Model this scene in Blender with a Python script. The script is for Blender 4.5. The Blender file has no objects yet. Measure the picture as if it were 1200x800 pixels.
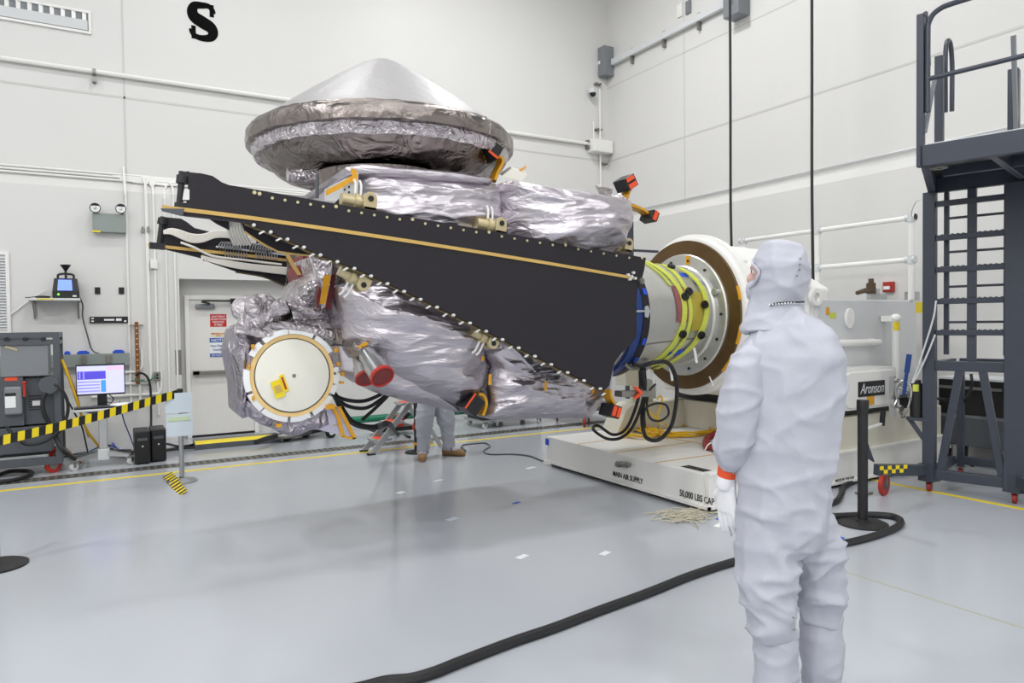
import bpy, bmesh, math, random
from mathutils import Vector, Matrix, noise
random.seed(7)
S = bpy.context.scene
COL = S.collection
# ------------------------------------------------------------------ camera
FPX, HCAM = 826.0, 1.62
def _n(v): return v.normalized()
_X = _n(Vector((2007-600, -(361-400), -FPX)))
_Y0 = _n(Vector((115-600, -(385-400), -FPX)))
_Z = _n(_X.cross(_Y0)); _Y = _Z.cross(_X)
ROT = Matrix((_X, _Y, _Z))                      # camera -> world
CAMP = Vector((0, 0, HCAM))
cam_data = bpy.data.cameras.new('camera')
cam_data.sensor_width = 36.0; cam_data.lens = FPX/1200*36; cam_data.clip_start = 0.05
cam = bpy.data.objects.new('camera', cam_data); COL.objects.link(cam)
cam.matrix_world = Matrix.Translation(CAMP) @ ROT.to_4x4()
S.camera = cam
# ------------------------------------------------------------------ colour management, world
S.view_settings.view_transform = 'Standard'; S.view_settings.look = 'None'
S.view_settings.gamma = 1.0; S.view_settings.use_curve_mapping = False
S.view_settings.exposure = 0.0
w = bpy.data.worlds.new('world'); S.world = w; w.use_nodes = True
w.node_tree.nodes['Background'].inputs[0].default_value = (0.9, 0.95, 1.0, 1)
w.node_tree.nodes['Background'].inputs[1].default_value = 0.2
S.cycles.use_denoising = True
S.cycles.max_bounces = 8; S.cycles.diffuse_bounces = 4; S.cycles.glossy_bounces = 4
S.cycles.sample_clamp_indirect = 8.0
# ceiling lamps: square high-bay lights hung under the ceiling
LAMPS = [(x, y) for x in (-7.5, -3.0, 1.5, 5.6) for y in (-6.5, -2.0, 2.8, 7.8)]
LAMP_Z, LAMP_W = 8.55, 98.0
for x, y in LAMPS:
    ld = bpy.data.lights.new('ceiling_lamp_light', 'AREA'); ld.shape = 'SQUARE'; ld.size = 0.5
    ld.energy = LAMP_W*({-7.5: .35, -3.0: .35, 1.5: .85, 5.6: 1.7}[x] if y > 5 else 2.1 if x < -5 else 1.5 if x < -2 else .55 if x > 5 and y > 0 else 1.0); ld.color = (0.985, 0.99, 1.0)
    lo = bpy.data.objects.new('ceiling_lamp_light', ld); COL.objects.link(lo); lo.location = (x, y, LAMP_Z-0.06)

# ------------------------------------------------------------------ measuring helpers
def ray(px, py): return ROT @ Vector((px-600, -(py-400), -FPX))
def PF(px, py, z=0.0):
    d = ray(px, py); return CAMP + d*((z-HCAM)/d.z)
def PY(px, py, y):
    d = ray(px, py); return CAMP + d*(y/d.y)
def PX(px, py, x):
    d = ray(px, py); return CAMP + d*(x/d.x)
V = Vector
# ------------------------------------------------------------------ materials
def srgb(r, g, b):
    def c(u):
        u /= 255.0
        return u/12.92 if u <= 0.04045 else ((u+0.055)/1.055)**2.4
    return (c(r), c(g), c(b), 1.0)
def mat(name, rgb, rough=0.5, metal=0.0, spec=0.5, bump=0.0, bscale=20.0, var=0.0, vscale=6.0, coat=0.0, stretch=None, rvar=0.0):
    m = bpy.data.materials.new(name); m.use_nodes = True
    nt = m.node_tree; p = nt.nodes['Principled BSDF']
    c = srgb(*rgb)
    p.inputs['Base Color'].default_value = c; p.inputs['Roughness'].default_value = rough
    p.inputs['Metallic'].default_value = metal; p.inputs['Specular IOR Level'].default_value = spec
    if coat: p.inputs['Coat Weight'].default_value = coat; p.inputs['Coat Roughness'].default_value = 0.08
    tc = nt.nodes.new('ShaderNodeTexCoord'); src = tc.outputs['Object']
    if stretch:
        mp = nt.nodes.new('ShaderNodeMapping'); mp.inputs['Scale'].default_value = stretch
        nt.links.new(src, mp.inputs['Vector']); src = mp.outputs['Vector']
    if var:
        n = nt.nodes.new('ShaderNodeTexNoise'); n.inputs['Scale'].default_value = vscale; n.inputs['Detail'].default_value = 5
        nt.links.new(src, n.inputs['Vector'])
        mx = nt.nodes.new('ShaderNodeMix'); mx.data_type = 'RGBA'
        mx.inputs['A'].default_value = tuple(max(0, k*(1-var)) for k in c[:3])+(1,)
        mx.inputs['B'].default_value = tuple(min(1, k*(1+var)) for k in c[:3])+(1,)
        nt.links.new(n.outputs['Fac'], mx.inputs['Factor']); nt.links.new(mx.outputs['Result'], p.inputs['Base Color'])
        if rvar:
            ma = nt.nodes.new('ShaderNodeMapRange'); ma.inputs['To Min'].default_value = max(0, rough-rvar); ma.inputs['To Max'].default_value = rough+rvar
            nt.links.new(n.outputs['Fac'], ma.inputs['Value']); nt.links.new(ma.outputs['Result'], p.inputs['Roughness'])
    if bump:
        n2 = nt.nodes.new('ShaderNodeTexNoise'); n2.inputs['Scale'].default_value = bscale; n2.inputs['Detail'].default_value = 6
        nt.links.new(src, n2.inputs['Vector'])
        b = nt.nodes.new('ShaderNodeBump'); b.inputs['Strength'].default_value = bump; b.inputs['Distance'].default_value = 0.02
        nt.links.new(n2.outputs['Fac'], b.inputs['Height']); nt.links.new(b.outputs['Normal'], p.inputs['Normal'])
    return m
def foil(name, rgb, rough=0.25, strength=0.5, scale=5.0, stretch=(1, 1, 1), dist=0.05):
    """crinkled metallised film: ridged noise plus voronoi facets as bump"""
    m = mat(name, rgb, rough, 1.0); nt = m.node_tree; p = nt.nodes['Principled BSDF']
    tc = nt.nodes.new('ShaderNodeTexCoord'); mp = nt.nodes.new('ShaderNodeMapping'); mp.inputs['Scale'].default_value = stretch
    nt.links.new(tc.outputs['Object'], mp.inputs['Vector'])
    vo = nt.nodes.new('ShaderNodeTexVoronoi'); vo.feature = 'SMOOTH_F1'; vo.inputs['Scale'].default_value = scale; vo.inputs['Smoothness'].default_value = 0.15
    nz = nt.nodes.new('ShaderNodeTexNoise'); nz.inputs['Scale'].default_value = scale*1.3; nz.inputs['Detail'].default_value = 7; nz.inputs['Distortion'].default_value = 1.6
    nt.links.new(mp.outputs['Vector'], nz.inputs['Vector'])
    ad = nt.nodes.new('ShaderNodeVectorMath'); ad.operation = 'MULTIPLY_ADD'
    ad.inputs[1].default_value = (0.35,)*3
    nt.links.new(nz.outputs['Color'], ad.inputs[0]); nt.links.new(mp.outputs['Vector'], ad.inputs[2])
    nt.links.new(ad.outputs['Vector'], vo.inputs['Vector'])
    su = nt.nodes.new('ShaderNodeMath'); su.operation = 'ADD'
    nt.links.new(vo.outputs['Distance'], su.inputs[0]); nt.links.new(nz.outputs['Fac'], su.inputs[1])
    b = nt.nodes.new('ShaderNodeBump'); b.inputs['Strength'].default_value = strength; b.inputs['Distance'].default_value = dist
    nt.links.new(su.outputs['Value'], b.inputs['Height']); nt.links.new(b.outputs['Normal'], p.inputs['Normal'])
    return m
def glow(name, rgb, s=1.0):
    m = mat(name, rgb, 0.4); p = m.node_tree.nodes['Principled BSDF']
    p.inputs['Emission Color'].default_value = srgb(*rgb); p.inputs['Emission Strength'].default_value = s
    return m
M = {}
M['wall'] = mat('wall_paint', (221, 220, 217), 0.48, bump=0.02, bscale=3, var=0.015, vscale=1.5)
M['ceil'] = mat('ceiling_paint', (225, 224, 222), 0.7)
M['door'] = mat('door_paint', (228, 226, 221), 0.4, var=0.02)
M['white'] = mat('white_enamel', (240, 239, 235), 0.3, var=0.02)
M['cream'] = mat('cream_enamel', (226, 222, 205), 0.32, var=0.03)
M['letter'] = mat('matt_black_paint', (14, 14, 15), 0.9, spec=0.1)
M['lgrey'] = mat('light_grey_enamel', (214, 216, 217), 0.35, var=0.03)
M['grey'] = mat('grey_enamel', (128, 132, 136), 0.4, var=0.06)
M['dgrey'] = mat('dark_grey_enamel', (82, 86, 92), 0.42, var=0.08)
M['ggrey'] = mat('green_grey_enamel', (143, 152, 147), 0.45)
M['slate'] = mat('slate_scaffold_enamel', (58, 63, 75), 0.38, var=0.12, bump=0.03, bscale=40)
M['black'] = mat('black_plastic', (24, 24, 26), 0.4)
M['rubber'] = mat('black_rubber', (30, 30, 32), 0.55)
M['carbon'] = mat('carbon_panel', (40, 37, 42), 0.5, var=0.06, vscale=3, spec=0.3)
M['carbonedge'] = mat('panel_edge', (92, 78, 46), 0.5, var=0.4, vscale=40)
M['gold'] = mat('gold_kapton', (214, 178, 104), 0.35, 0.3, var=0.1)
M['kapton'] = mat('amber_tape', (222, 160, 30), 0.4, var=0.15, vscale=20)
M['brass'] = mat('brass_rivet', (214, 204, 160), 0.4, 0.4)
M['beige'] = mat('beige_bracket', (198, 184, 146), 0.38, 0.55, var=0.1)
M['steel'] = mat('steel', (176, 178, 180), 0.28, 1.0, var=0.05)
M['dullsteel'] = mat('dull_steel', (150, 148, 142), 0.45, 0.9, var=0.1)
M['alu'] = mat('aluminium', (196, 198, 200), 0.36, 0.9, var=0.05)
M['aluring'] = mat('brushed_ring', (205, 205, 200), 0.38, 0.75, var=0.07, vscale=2)
M['iron'] = mat('brown_steel_plate', (112, 88, 58), 0.36, 0.75, var=0.35, vscale=5, bump=0.05, bscale=12)
M['copper'] = mat('copper_bar', (150, 98, 60), 0.35, 0.8, var=0.15)
M['clip'] = mat('white_clip', (225, 225, 222), 0.4)
M['wire'] = mat('white_harness', (226, 222, 212), 0.5, var=0.08, vscale=60)
M['red'] = mat('red_enamel', (172, 44, 34), 0.4, var=0.06)
M['darkred'] = mat('dark_red_sheet', (120, 44, 42), 0.45, var=0.15, vscale=20)
M['orange'] = mat('orange_marker', (236, 84, 40), 0.5)
M['yellow'] = mat('yellow_tape', (240, 216, 30), 0.45)
M['yellowcable'] = mat('yellow_cable', (238, 190, 30), 0.45)
M['sling'] = mat('lime_webbing', (206, 214, 88), 0.6, var=0.15, vscale=40, bump=0.2, bscale=120)
M['blue'] = mat('blue_tape', (30, 80, 205), 0.5)
M['navy'] = mat('navy_band', (28, 62, 128), 0.45, var=0.1)
M['green'] = mat('green_pipe', (24, 120, 88), 0.45)
M['paper'] = mat('paper', (238, 240, 240), 0.6)
M['pbluepaper'] = mat('pale_blue_paper', (212, 224, 232), 0.4)
M['srcwhite'] = mat('cover_white', (236, 234, 222), 0.3, var=0.02)
M['peach'] = mat('peach_ring', (240, 205, 140), 0.45, var=0.06)
M['tyvek'] = mat('coverall_fabric', (185, 187, 197), 0.62, var=0.02, bump=0.25, bscale=14, spec=0.3)
M['glove'] = mat('glove_latex', (236, 236, 238), 0.45, bump=0.1, bscale=60)
M['skin'] = mat('skin', (214, 176, 164), 0.5)
M['shoe'] = mat('tan_sole', (150, 116, 76), 0.6, var=0.1)
M['hose_red'] = mat('red_hose', (150, 40, 38), 0.5)
M['cord'] = mat('beige_cord', (205, 198, 178), 0.7)
M['mirror'] = mat('lamp_reflector', (225, 228, 230), 0.1, 0.9)
M['foilL'] = foil('lavender_foil', (198, 192, 199), 0.33, 0.35, 4.5, (.6, 1, 2.2), 0.03)
M['foilS'] = foil('silver_foil', (214, 208, 212), 0.2, 0.8, 7.0, (1, 1, 1), 0.05)
M['foilD'] = foil('dark_foil', (142, 134, 130), 0.2, 0.75, 3.0, (1, 1, 1), 0.06)
M['foilC'] = foil('radome_film', (168, 166, 166), 0.5, 0.2, 3.2, (1, 1, 0.5), 0.03)
M['foilC'].node_tree.nodes['Principled BSDF'].inputs['Metallic'].default_value = 0.3
M['foilV'] = foil('violet_foil', (176, 170, 180), 0.28, 0.6, 7.0, (1, 1, .6), 0.05)
M['lilac'] = mat('lilac_sheet', (196, 194, 214), 0.4, 0.35)

def floor_mat():
    m = mat('epoxy_floor', (181, 185, 191), 0.2, spec=0.55, var=0.035, vscale=0.9, rvar=0.05)
    return m
M['floor'] = floor_mat()
def hazard_mat(name='hazard_stripe', period=0.11):
    m = mat(name, (240, 214, 30), 0.45); nt = m.node_tree; p = nt.nodes['Principled BSDF']
    tc = nt.nodes.new('ShaderNodeTexCoord'); sp = nt.nodes.new('ShaderNodeSeparateXYZ')
    nt.links.new(tc.outputs['UV'], sp.inputs[0])
    a = nt.nodes.new('ShaderNodeMath'); a.operation = 'MULTIPLY_ADD'; a.inputs[1].default_value = 1/period
    nt.links.new(sp.outputs[0], a.inputs[0])
    k = nt.nodes.new('ShaderNodeMath'); k.operation = 'MULTIPLY'; k.inputs[1].default_value = 0.55
    nt.links.new(sp.outputs[1], k.inputs[0]); nt.links.new(k.outputs[0], a.inputs[2])
    f = nt.nodes.new('ShaderNodeMath'); f.operation = 'FRACT'; nt.links.new(a.outputs[0], f.inputs[0])
    g = nt.nodes.new('ShaderNodeMath'); g.operation = 'GREATER_THAN'; g.inputs[1].default_value = 0.5; nt.links.new(f.outputs[0], g.inputs[0])
    mx = nt.nodes.new('ShaderNodeMix'); mx.data_type = 'RGBA'
    mx.inputs['A'].default_value = srgb(24, 24, 26); mx.inputs['B'].default_value = srgb(240, 214, 30)
    nt.links.new(g.outputs[0], mx.inputs['Factor']); nt.links.new(mx.outputs['Result'], p.inputs['Base Color'])
    return m
M['hazard'] = hazard_mat()

# ------------------------------------------------------------------ mesh builder (world coordinates)
def crumple(p, seed=0.0):
    q = V((p[0]+seed*13.1, p[1]+seed*7.7, p[2]-seed*3.3)); s = 0; a = 1
    for o in range(4):
        s += a*(1-2*abs(noise.noise(q))); q = q*2.03+V((5.2, 1.3, 8.1)); a *= 0.5
    return s/1.6
def catmull(pts, k=6):
    pts = [V(p) for p in pts]
    if len(pts) < 3: return pts
    out = []; P = [pts[0]*2-pts[1]]+pts+[pts[-1]*2-pts[-2]]
    for i in range(1, len(P)-2):
        p0, p1, p2, p3 = P[i-1:i+3]
        for j in range(k):
            t = j/k
            out.append(0.5*((2*p1)+(p2-p0)*t+(2*p0-5*p1+4*p2-p3)*t*t+(3*p1-p0-3*p2+p3)*t**3))
    out.append(pts[-1]); return out
class MB:
    def __init__(s): s.v = []; s.f = []; s.uv = {}
    def add(s, vs, fs):
        b = len(s.v); s.v += [V(v) for v in vs]; s.f += [tuple(i+b for i in f) for f in fs]; return s
    def hexa(s, c8):
        return s.add(c8, [(0,1,2,3),(7,6,5,4),(0,4,5,1),(1,5,6,2),(2,6,7,3),(3,7,4,0)])
    def box(s, a, b, rz=0.0, piv=None):
        x0,y0,z0 = a; x1,y1,z1 = b
        vs = [V((x,y,z)) for z in (z0,z1) for x,y in ((x0,y0),(x1,y0),(x1,y1),(x0,y1))]
        if rz:
            c = V(piv) if piv else V(((x0+x1)/2,(y0+y1)/2,0)); R = Matrix.Rotation(rz, 3, 'Z')
            vs = [R@(v-c)+c for v in vs]
        return s.hexa(vs)
    def bar(s, p, q, wd, ht, up=(0,0,1)):
        p, q = V(p), V(q); d = (q-p).normalized(); u = V(up)
        if abs(d.dot(u)) > 0.98: u = V((0,1,0))
        sd = d.cross(u).normalized()*wd/2; up_ = sd.cross(d).normalized()*ht/2
        return s.hexa([p-sd-up_, p+sd-up_, q+sd-up_, q-sd-up_, p-sd+up_, p+sd+up_, q+sd+up_, q-sd+up_])
    def cyl(s, p, q, r0, r1=None, n=20, cap=True):
        p, q = V(p), V(q); r1 = r0 if r1 is None else r1; d = (q-p).normalized()
        a = d.orthogonal().normalized(); b = d.cross(a)
        vs = [p+(a*math.cos(t)+b*math.sin(t))*r0 for t in [2*math.pi*i/n for i in range(n)]]
        vs += [q+(a*math.cos(t)+b*math.sin(t))*r1 for t in [2*math.pi*i/n for i in range(n)]]
        fs = [(i, (i+1)%n, n+(i+1)%n, n+i) for i in range(n)]
        if cap: fs += [tuple(range(n-1,-1,-1)), tuple(range(n,2*n))]
        return s.add(vs, fs)
    def tube(s, pts, r, n=8, k=6, smooth=True, closed=False):
        pts = catmull(pts, k) if smooth else [V(p) for p in pts]
        rs = r if callable(r) else (lambda t: r)
        d = (pts[1]-pts[0]).normalized(); a = d.orthogonal().normalized(); rings = []
        for i, p in enumerate(pts):
            t = (pts[min(i+1, len(pts)-1)]-pts[max(i-1, 0)])
            if t.length > 1e-9: d = t.normalized()
            a = (a-d*a.dot(d)); a = a.normalized() if a.length > 1e-6 else d.orthogonal().normalized()
            b = d.cross(a); R = rs(i/(len(pts)-1))
            rings.append([p+(a*math.cos(2*math.pi*j/n)+b*math.sin(2*math.pi*j/n))*R for j in range(n)])
        return s.loft(rings)
    def loft(s, rings, cap=True, closed=True):
        n = len(rings[0]); vs = [v for r in rings for v in r]; fs = []
        for i in range(len(rings)-1):
            for j in range(n if closed else n-1):
                k = (j+1)%n; fs.append((i*n+j, i*n+k, (i+1)*n+k, (i+1)*n+j))
        if cap and closed: fs += [tuple(range(n-1,-1,-1)), tuple(range((len(rings)-1)*n, len(rings)*n))]
        return s.add(vs, fs)
    def lathe(s, prof, o, axis=(0,0,1), n=48, fn=None, a0=0.0, a1=None):
        """prof: (radius, height along axis)"""
        o = V(o); ax = V(axis).normalized(); a = ax.orthogonal().normalized() if abs(ax.z) < 0.9 else V((1,0,0)); b = ax.cross(a)
        rings = []
        for r, h in prof:
            ring = []
            for i in range(n):
                t = 2*math.pi*i/n; p = o+ax*h+(a*math.cos(t)+b*math.sin(t))*r
                ring.append(fn(p, r, h, t) if fn else p)
            rings.append(ring)
        return s.loft(rings)
    def ringplate(s, o, axis, r0, r1, th, n=64):
        return s.lathe_closed([(r0,0),(r1,0),(r1,th),(r0,th)], o, axis, n)
    def lathe_closed(s, prof, o, axis, n=64):
        o = V(o); ax = V(axis).normalized(); a = ax.orthogonal().normalized() if abs(ax.z) < 0.9 else V((1,0,0)); b = ax.cross(a); m = len(prof)
        vs = []; fs = []
        for i in range(n):
            t = 2*math.pi*i/n
            vs += [o+ax*h+(a*math.cos(t)+b*math.sin(t))*r for r, h in prof]
        for i in range(n):
            for j in range(m):
                fs.append((i*m+j, i*m+(j+1)%m, ((i+1)%n)*m+(j+1)%m, ((i+1)%n)*m+j))
        return s.add(vs, fs)
    def prism(s, poly, ext):
        poly = [V(p) for p in poly]; e = V(ext); n = len(poly)
        return s.add(poly+[p+e for p in poly], [tuple(range(n-1,-1,-1)), tuple(range(n,2*n))]+[(i,(i+1)%n,n+(i+1)%n,n+i) for i in range(n)])
    def ell(s, c, r, n=16, m=10):
        c = V(c); rx, ry, rz = r if hasattr(r, '__len__') else (r,)*3
        rings = []
        for i in range(m+1):
            t = math.pi*(0.02+0.96*i/m)
            rings.append([c+V((rx*math.sin(t)*math.cos(2*math.pi*j/n), ry*math.sin(t)*math.sin(2*math.pi*j/n), -rz*math.cos(t))) for j in range(n)])
        return s.loft(rings)
    def pillow(s, outl, Y, depth, bulge=0.1, amp=0.03, fr=3.0, seed=0.0, nt=150, nr=30, cen=None, st=(1,1,1), edge=0.006, back=0.96):
        """a wrapped blanket: outline in (x,z) at plane Y, bulging towards -y, going back by depth"""
        o = [V((p[0], 0, p[1])) for p in outl]; n = len(o)
        L = [(o[(i+1)%n]-o[i]).length for i in range(n)]; T = sum(L); ring = []
        for k in range(nt):
            d = T*k/nt; i = 0
            while d > L[i] and i < n-1: d -= L[i]; i += 1
            ring.append(o[i].lerp(o[(i+1)%n], d/max(L[i],1e-9)))
        c = sum(ring, V())/nt if cen is None else V((cen[0],0,cen[1]))
        rings = []
        for i in range(1, nr+1):
            t = i/nr; row = []
            for q in ring:
                p = c+(q-c)*t; f = 1-t**3
                z = crumple((p.x*fr*st[0], Y*fr, p.z*fr*st[2]), seed)
                y = Y-bulge*f-amp*z*(0.25+0.75*(1-t**6))
                ee = edge*noise.noise(V((p.x*9, seed, p.z*9)))*t**4
                row.append(V((p.x+ee, y, p.z+ee)))
            rings.append(row)
        for i in (1, 2, 3, 4):
            t = i/4; rings.append([V((c.x+(q.x-c.x)*(1-(1-back)*t), Y+depth*t+0.01*noise.noise(V((q.x*7,t*9,q.z*7+seed))), c.z+(q.z-c.z)*(1-(1-back)*t))) for q in ring])
        return s.loft(rings)
    def ribbon(s, pts, wvec, th=0.004, k=6, uv=True, smooth=True):
        """flat band along pts, half width vector wvec (or list); thin but solid"""
        pts = catmull(pts, k) if smooth else [V(p) for p in pts]
        wv = V(wvec); b = len(s.v); d = 0; n = len(pts)
        for i, p in enumerate(pts):
            t = (pts[min(i+1,n-1)]-pts[max(i-1,0)]).normalized(); nn = t.cross(wv).normalized()*th/2
            if i: d += (p-pts[i-1]).length
            base = len(s.v)
            for q, vv in ((p-wv-nn,0),(p+wv-nn,1),(p+wv+nn,1),(p-wv+nn,0)):
                s.uv[len(s.v)] = (d, vv*2*wv.length); s.v.append(q)
        fs = []
        for i in range(n-1):
            a = b+i*4; c = a+4
            for j in range(4): fs.append((a+j, a+(j+1)%4, c+(j+1)%4, c+j))
        fs += [(b+3,b+2,b+1,b), (b+(n-1)*4, b+(n-1)*4+1, b+(n-1)*4+2, b+(n-1)*4+3)]
        s.f += fs; return s
    def center(s):
        xs = [v.x for v in s.v]; ys = [v.y for v in s.v]; zs = [v.z for v in s.v]
        return V(((min(xs)+max(xs))/2, (min(ys)+max(ys))/2, min(zs)))
    def build(s, name, m, parent=None, smooth=True, bevel=0.0, seg=2, angle=35):
        base = s.center() if parent is None else V(parent['_b'])
        me = bpy.data.meshes.new(name)
        me.from_pydata([v-base for v in s.v], [], s.f); me.validate()
        if s.uv:
            uvl = me.uv_layers.new(name='UVMap')
            for lp in me.loops: uvl.data[lp.index].uv = s.uv.get(lp.vertex_index, (0, 0))
        bm = bmesh.new(); bm.from_mesh(me); bmesh.ops.recalc_face_normals(bm, faces=bm.faces); bm.to_mesh(me); bm.free()
        me.materials.append(M[m] if isinstance(m, str) else m)
        if smooth:
            for p in me.polygons: p.use_smooth = True
            try: me.set_sharp_from_angle(angle=math.radians(angle))
            except Exception: pass
        ob = bpy.data.objects.new(name, me); COL.objects.link(ob)
        ob['_b'] = list(base)
        if parent is None: ob.location = base
        else: ob.parent = parent
        if bevel:
            bv = ob.modifiers.new('bevel', 'BEVEL'); bv.width = bevel; bv.segments = seg; bv.limit_method = 'ANGLE'; bv.angle_limit = math.radians(40)
        return ob
def thing(name, label, cat, loc, group=None):
    o = bpy.data.objects.new(name, None); COL.objects.link(o); o.location = loc; o.empty_display_size = 0.1
    o['_b'] = list(loc); o['label'] = label; o['category'] = cat
    if group: o['group'] = group
    return o
def tag(o, label, cat, group=None, kind=None):
    if label: o['label'] = label
    if cat: o['category'] = cat
    if group: o['group'] = group
    if kind: o['kind'] = kind
    return o
def struct(o): o['kind'] = 'structure'; return o
def dup(root, delta, label, group=None):
    r = root.copy(); COL.objects.link(r); r.location = V(root.location)+V(delta); r['label'] = label
    if group: r['group'] = group
    for ch in root.children:
        c = ch.copy(); COL.objects.link(c); c.parent = r
        for g in ch.children:
            d = g.copy(); COL.objects.link(d); d.parent = c
    return r
def text_mb(txt, origin, xdir, zdir, height, depth=0.002, shear=0.0, bold=0.0, space=1.0):
    """lettering as real thin solid geometry; origin = left end of the baseline"""
    cu = bpy.data.curves.new('t', 'FONT'); cu.body = txt; cu.size = 1.0; cu.extrude = 0.5; cu.offset = bold; cu.shear = shear; cu.space_character = space; cu.resolution_u = 3
    ob = bpy.data.objects.new('t', cu); COL.objects.link(ob)
    dg = bpy.context.evaluated_depsgraph_get(); me = bpy.data.meshes.new_from_object(ob.evaluated_get(dg))
    mb = MB(); x = V(xdir); z = V(zdir); n = x.cross(z); k = height/0.72
    mb.add([V(origin)+x*v.co.x*k+z*v.co.y*k+n*(v.co.z+0.5)*depth for v in me.vertices], [tuple(p.vertices) for p in me.polygons])
    bpy.data.objects.remove(ob); bpy.data.curves.remove(cu); bpy.data.meshes.remove(me)
    xs = [v.co.x for v in []] 
    return mb
def fit_text(txt, origin, end, zdir, height, depth=0.002, shear=0.0, bold=0.0):
    """lettering stretched between two baseline points"""
    o, e = V(origin), V(end); x = (e-o); L = x.length; x.normalize()
    mb = text_mb(txt, (0,0,0), (1,0,0), (0,0,1), height, depth, shear, bold)
    mx = max(v.x for v in mb.v); mn = min(v.x for v in mb.v); z = V(zdir); n = x.cross(z)
    mb.v = [o+x*((v.x-mn)/(mx-mn)*L)+z*v.z+n*(-v.y) for v in mb.v]
    return mb
def remesh(mb, voxel, smooth_n=8):
    me = bpy.data.meshes.new('r'); me.from_pydata(mb.v, [], mb.f)
    bm = bmesh.new(); bm.from_mesh(me); bmesh.ops.recalc_face_normals(bm, faces=bm.faces); bm.to_mesh(me); bm.free()
    ob = bpy.data.objects.new('r', me); COL.objects.link(ob)
    r = ob.modifiers.new('r', 'REMESH'); r.mode = 'VOXEL'; r.voxel_size = voxel
    s = ob.modifiers.new('s', 'SMOOTH'); s.iterations = smooth_n; s.factor = 0.5
    dg = bpy.context.evaluated_depsgraph_get(); m2 = bpy.data.meshes.new_from_object(ob.evaluated_get(dg))
    out = MB(); out.v = [v.co.copy() for v in m2.vertices]; out.f = [tuple(p.vertices) for p in m2.polygons]
    out.n = [v.normal.copy() for v in m2.vertices]
    bpy.data.objects.remove(ob); bpy.data.meshes.remove(me); bpy.data.meshes.remove(m2)
    return out
# ================================================================== SETTING
YL, YU, XR, XU, ZL0, ZL1 = 11.05, 11.2, 8.72, 8.85, 3.50, 3.64      # lower/upper wall faces, ledge heights
X0, Y0, ZC = -10.0, -9.0, 8.8
m = MB(); m.box((X0-.2, Y0-.2, -.12), (XU+.2, YU+.6, 0)); struct(m.build('floor', 'floor', smooth=False))
m = MB(); m.box((X0-.2, Y0-.2, ZC), (XU+.2, YU+.6, ZC+.15)); struct(m.build('ceiling', 'ceil', smooth=False))
m = MB(); m.box((X0-.2, Y0-.2, 0), (X0, YU+.2, ZC)); struct(m.build('wall_west', 'wall', smooth=False))
m = MB(); m.box((X0, Y0-.2, 0), (XU, Y0, ZC)); struct(m.build('wall_south', 'wall', smooth=False))
# door recess limits
DX0, DX1, DZ = PY(212, 420, YL).x, PY(341, 420, YL).x, PY(240, 327, YL).z
m = MB()
prof = lambda x0, x1: m.prism([(x0,YL,0),(x0,YL,ZL0),(x0,YU,ZL1),(x0,YU,ZC),(x0,YU+.4,ZC),(x0,YU+.4,0)], (x1-x0,0,0))
prof(X0, DX0); prof(DX1, XU+.2)
m.prism([(DX0,YL,DZ),(DX0,YL,ZL0),(DX0,YU,ZL1),(DX0,YU,ZC),(DX0,YU+.4,ZC),(DX0,YU+.4,DZ)], (DX1-DX0,0,0))
m.box((DX0-.1, YU+.14, 0), (DX1+.1, YU+.42, DZ+.1))
struct(m.build('wall_north', 'wall', smooth=False))
m = MB(); m.prism([(XR,Y0,0),(XR,Y0,ZL0),(XU,Y0,ZL1),(XU,Y0,ZC),(XU+.3,Y0,ZC),(XU+.3,Y0,0)], (0,YU-Y0+.3,0))
struct(m.build('wall_east', 'wall', smooth=False))
# wall panel joints, as slim cover strips of the wall itself
M['joint'] = mat('joint_sealant', (204, 203, 199), 0.5)
m = MB(); m.box((X0, YU-.004, 4.80), (XU, YU+.01, 4.83)); struct(m.build('trim_1', 'joint', smooth=False))
m = MB(); m.box((XU-.004, Y0, 4.80), (XU+.01, YU, 4.83)); struct(m.build('trim_2', 'joint', smooth=False))
yj = PX(802, 100, XU).y
m = MB(); m.box((XU-.003, yj-.01, ZL1), (XU+.01, yj+.01, ZC)); struct(m.build('trim_3', 'joint', smooth=False))
xj = PY(144, 50, YU).x
m = MB(); m.box((xj-.012, YU-.004, 3.75), (xj+.012, YU+.01, ZC)); struct(m.build('trim_4', 'joint', smooth=False))
m = MB(); m.box((XU-.003, Y0, 6.25), (XU+.01, YU, 6.27)); struct(m.build('trim_5', 'joint', smooth=False))
# yellow floor lines (painted tape) and the drain grating
m = MB(); m.box((X0, 8.67, 0), (6.7, 8.74, .002)); tag(m.build('floor_line_tape', 'yellow', smooth=False), 'yellow tape line along the floor in front of the drain grating', 'tape')
m = MB(); m.prism([(6.68,Y0,0),(6.74,Y0,0),(6.72,4.75,0),(6.66,4.75,0)], (0,0,.002)); tag(m.build('floor_line_tape', 'yellow', smooth=False), 'yellow tape line running under the wheeled maintenance stand at right', 'tape')
a, b = PF(985, 668), PF(1200, 736)
m = MB(); m.bar(a+V((0,0,.0005)), b+(b-a)*.6+V((0,0,.0005)), .012, .001); M['joint2'] = mat('floor_joint', (170,170,140), .4)
struct(m.build('trim_6', 'joint2', smooth=False))
M['drain'] = mat('drain_frame', (150, 148, 140), .4, .6)
m = MB(); y0, y1 = 9.02, 9.24
for y in (y0, y1, (y0+y1)/2): m.box((-4, y-.012, 0), (8.6, y+.012, .004))
x = -2.4
while x < 8.6: m.box((x, y0, 0), (x+.03, y1, .004)); x += .075
d = thing('floor_drain', 'slotted metal floor drain running along the back of the room', 'drain', (3.0, 9.13, 0))
m.build('grating', 'drain', d, smooth=False)
m = MB(); m.box((-4, y0, 0), (8.6, y1, .0012)); m.build('channel', 'black', d, smooth=False)
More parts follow.
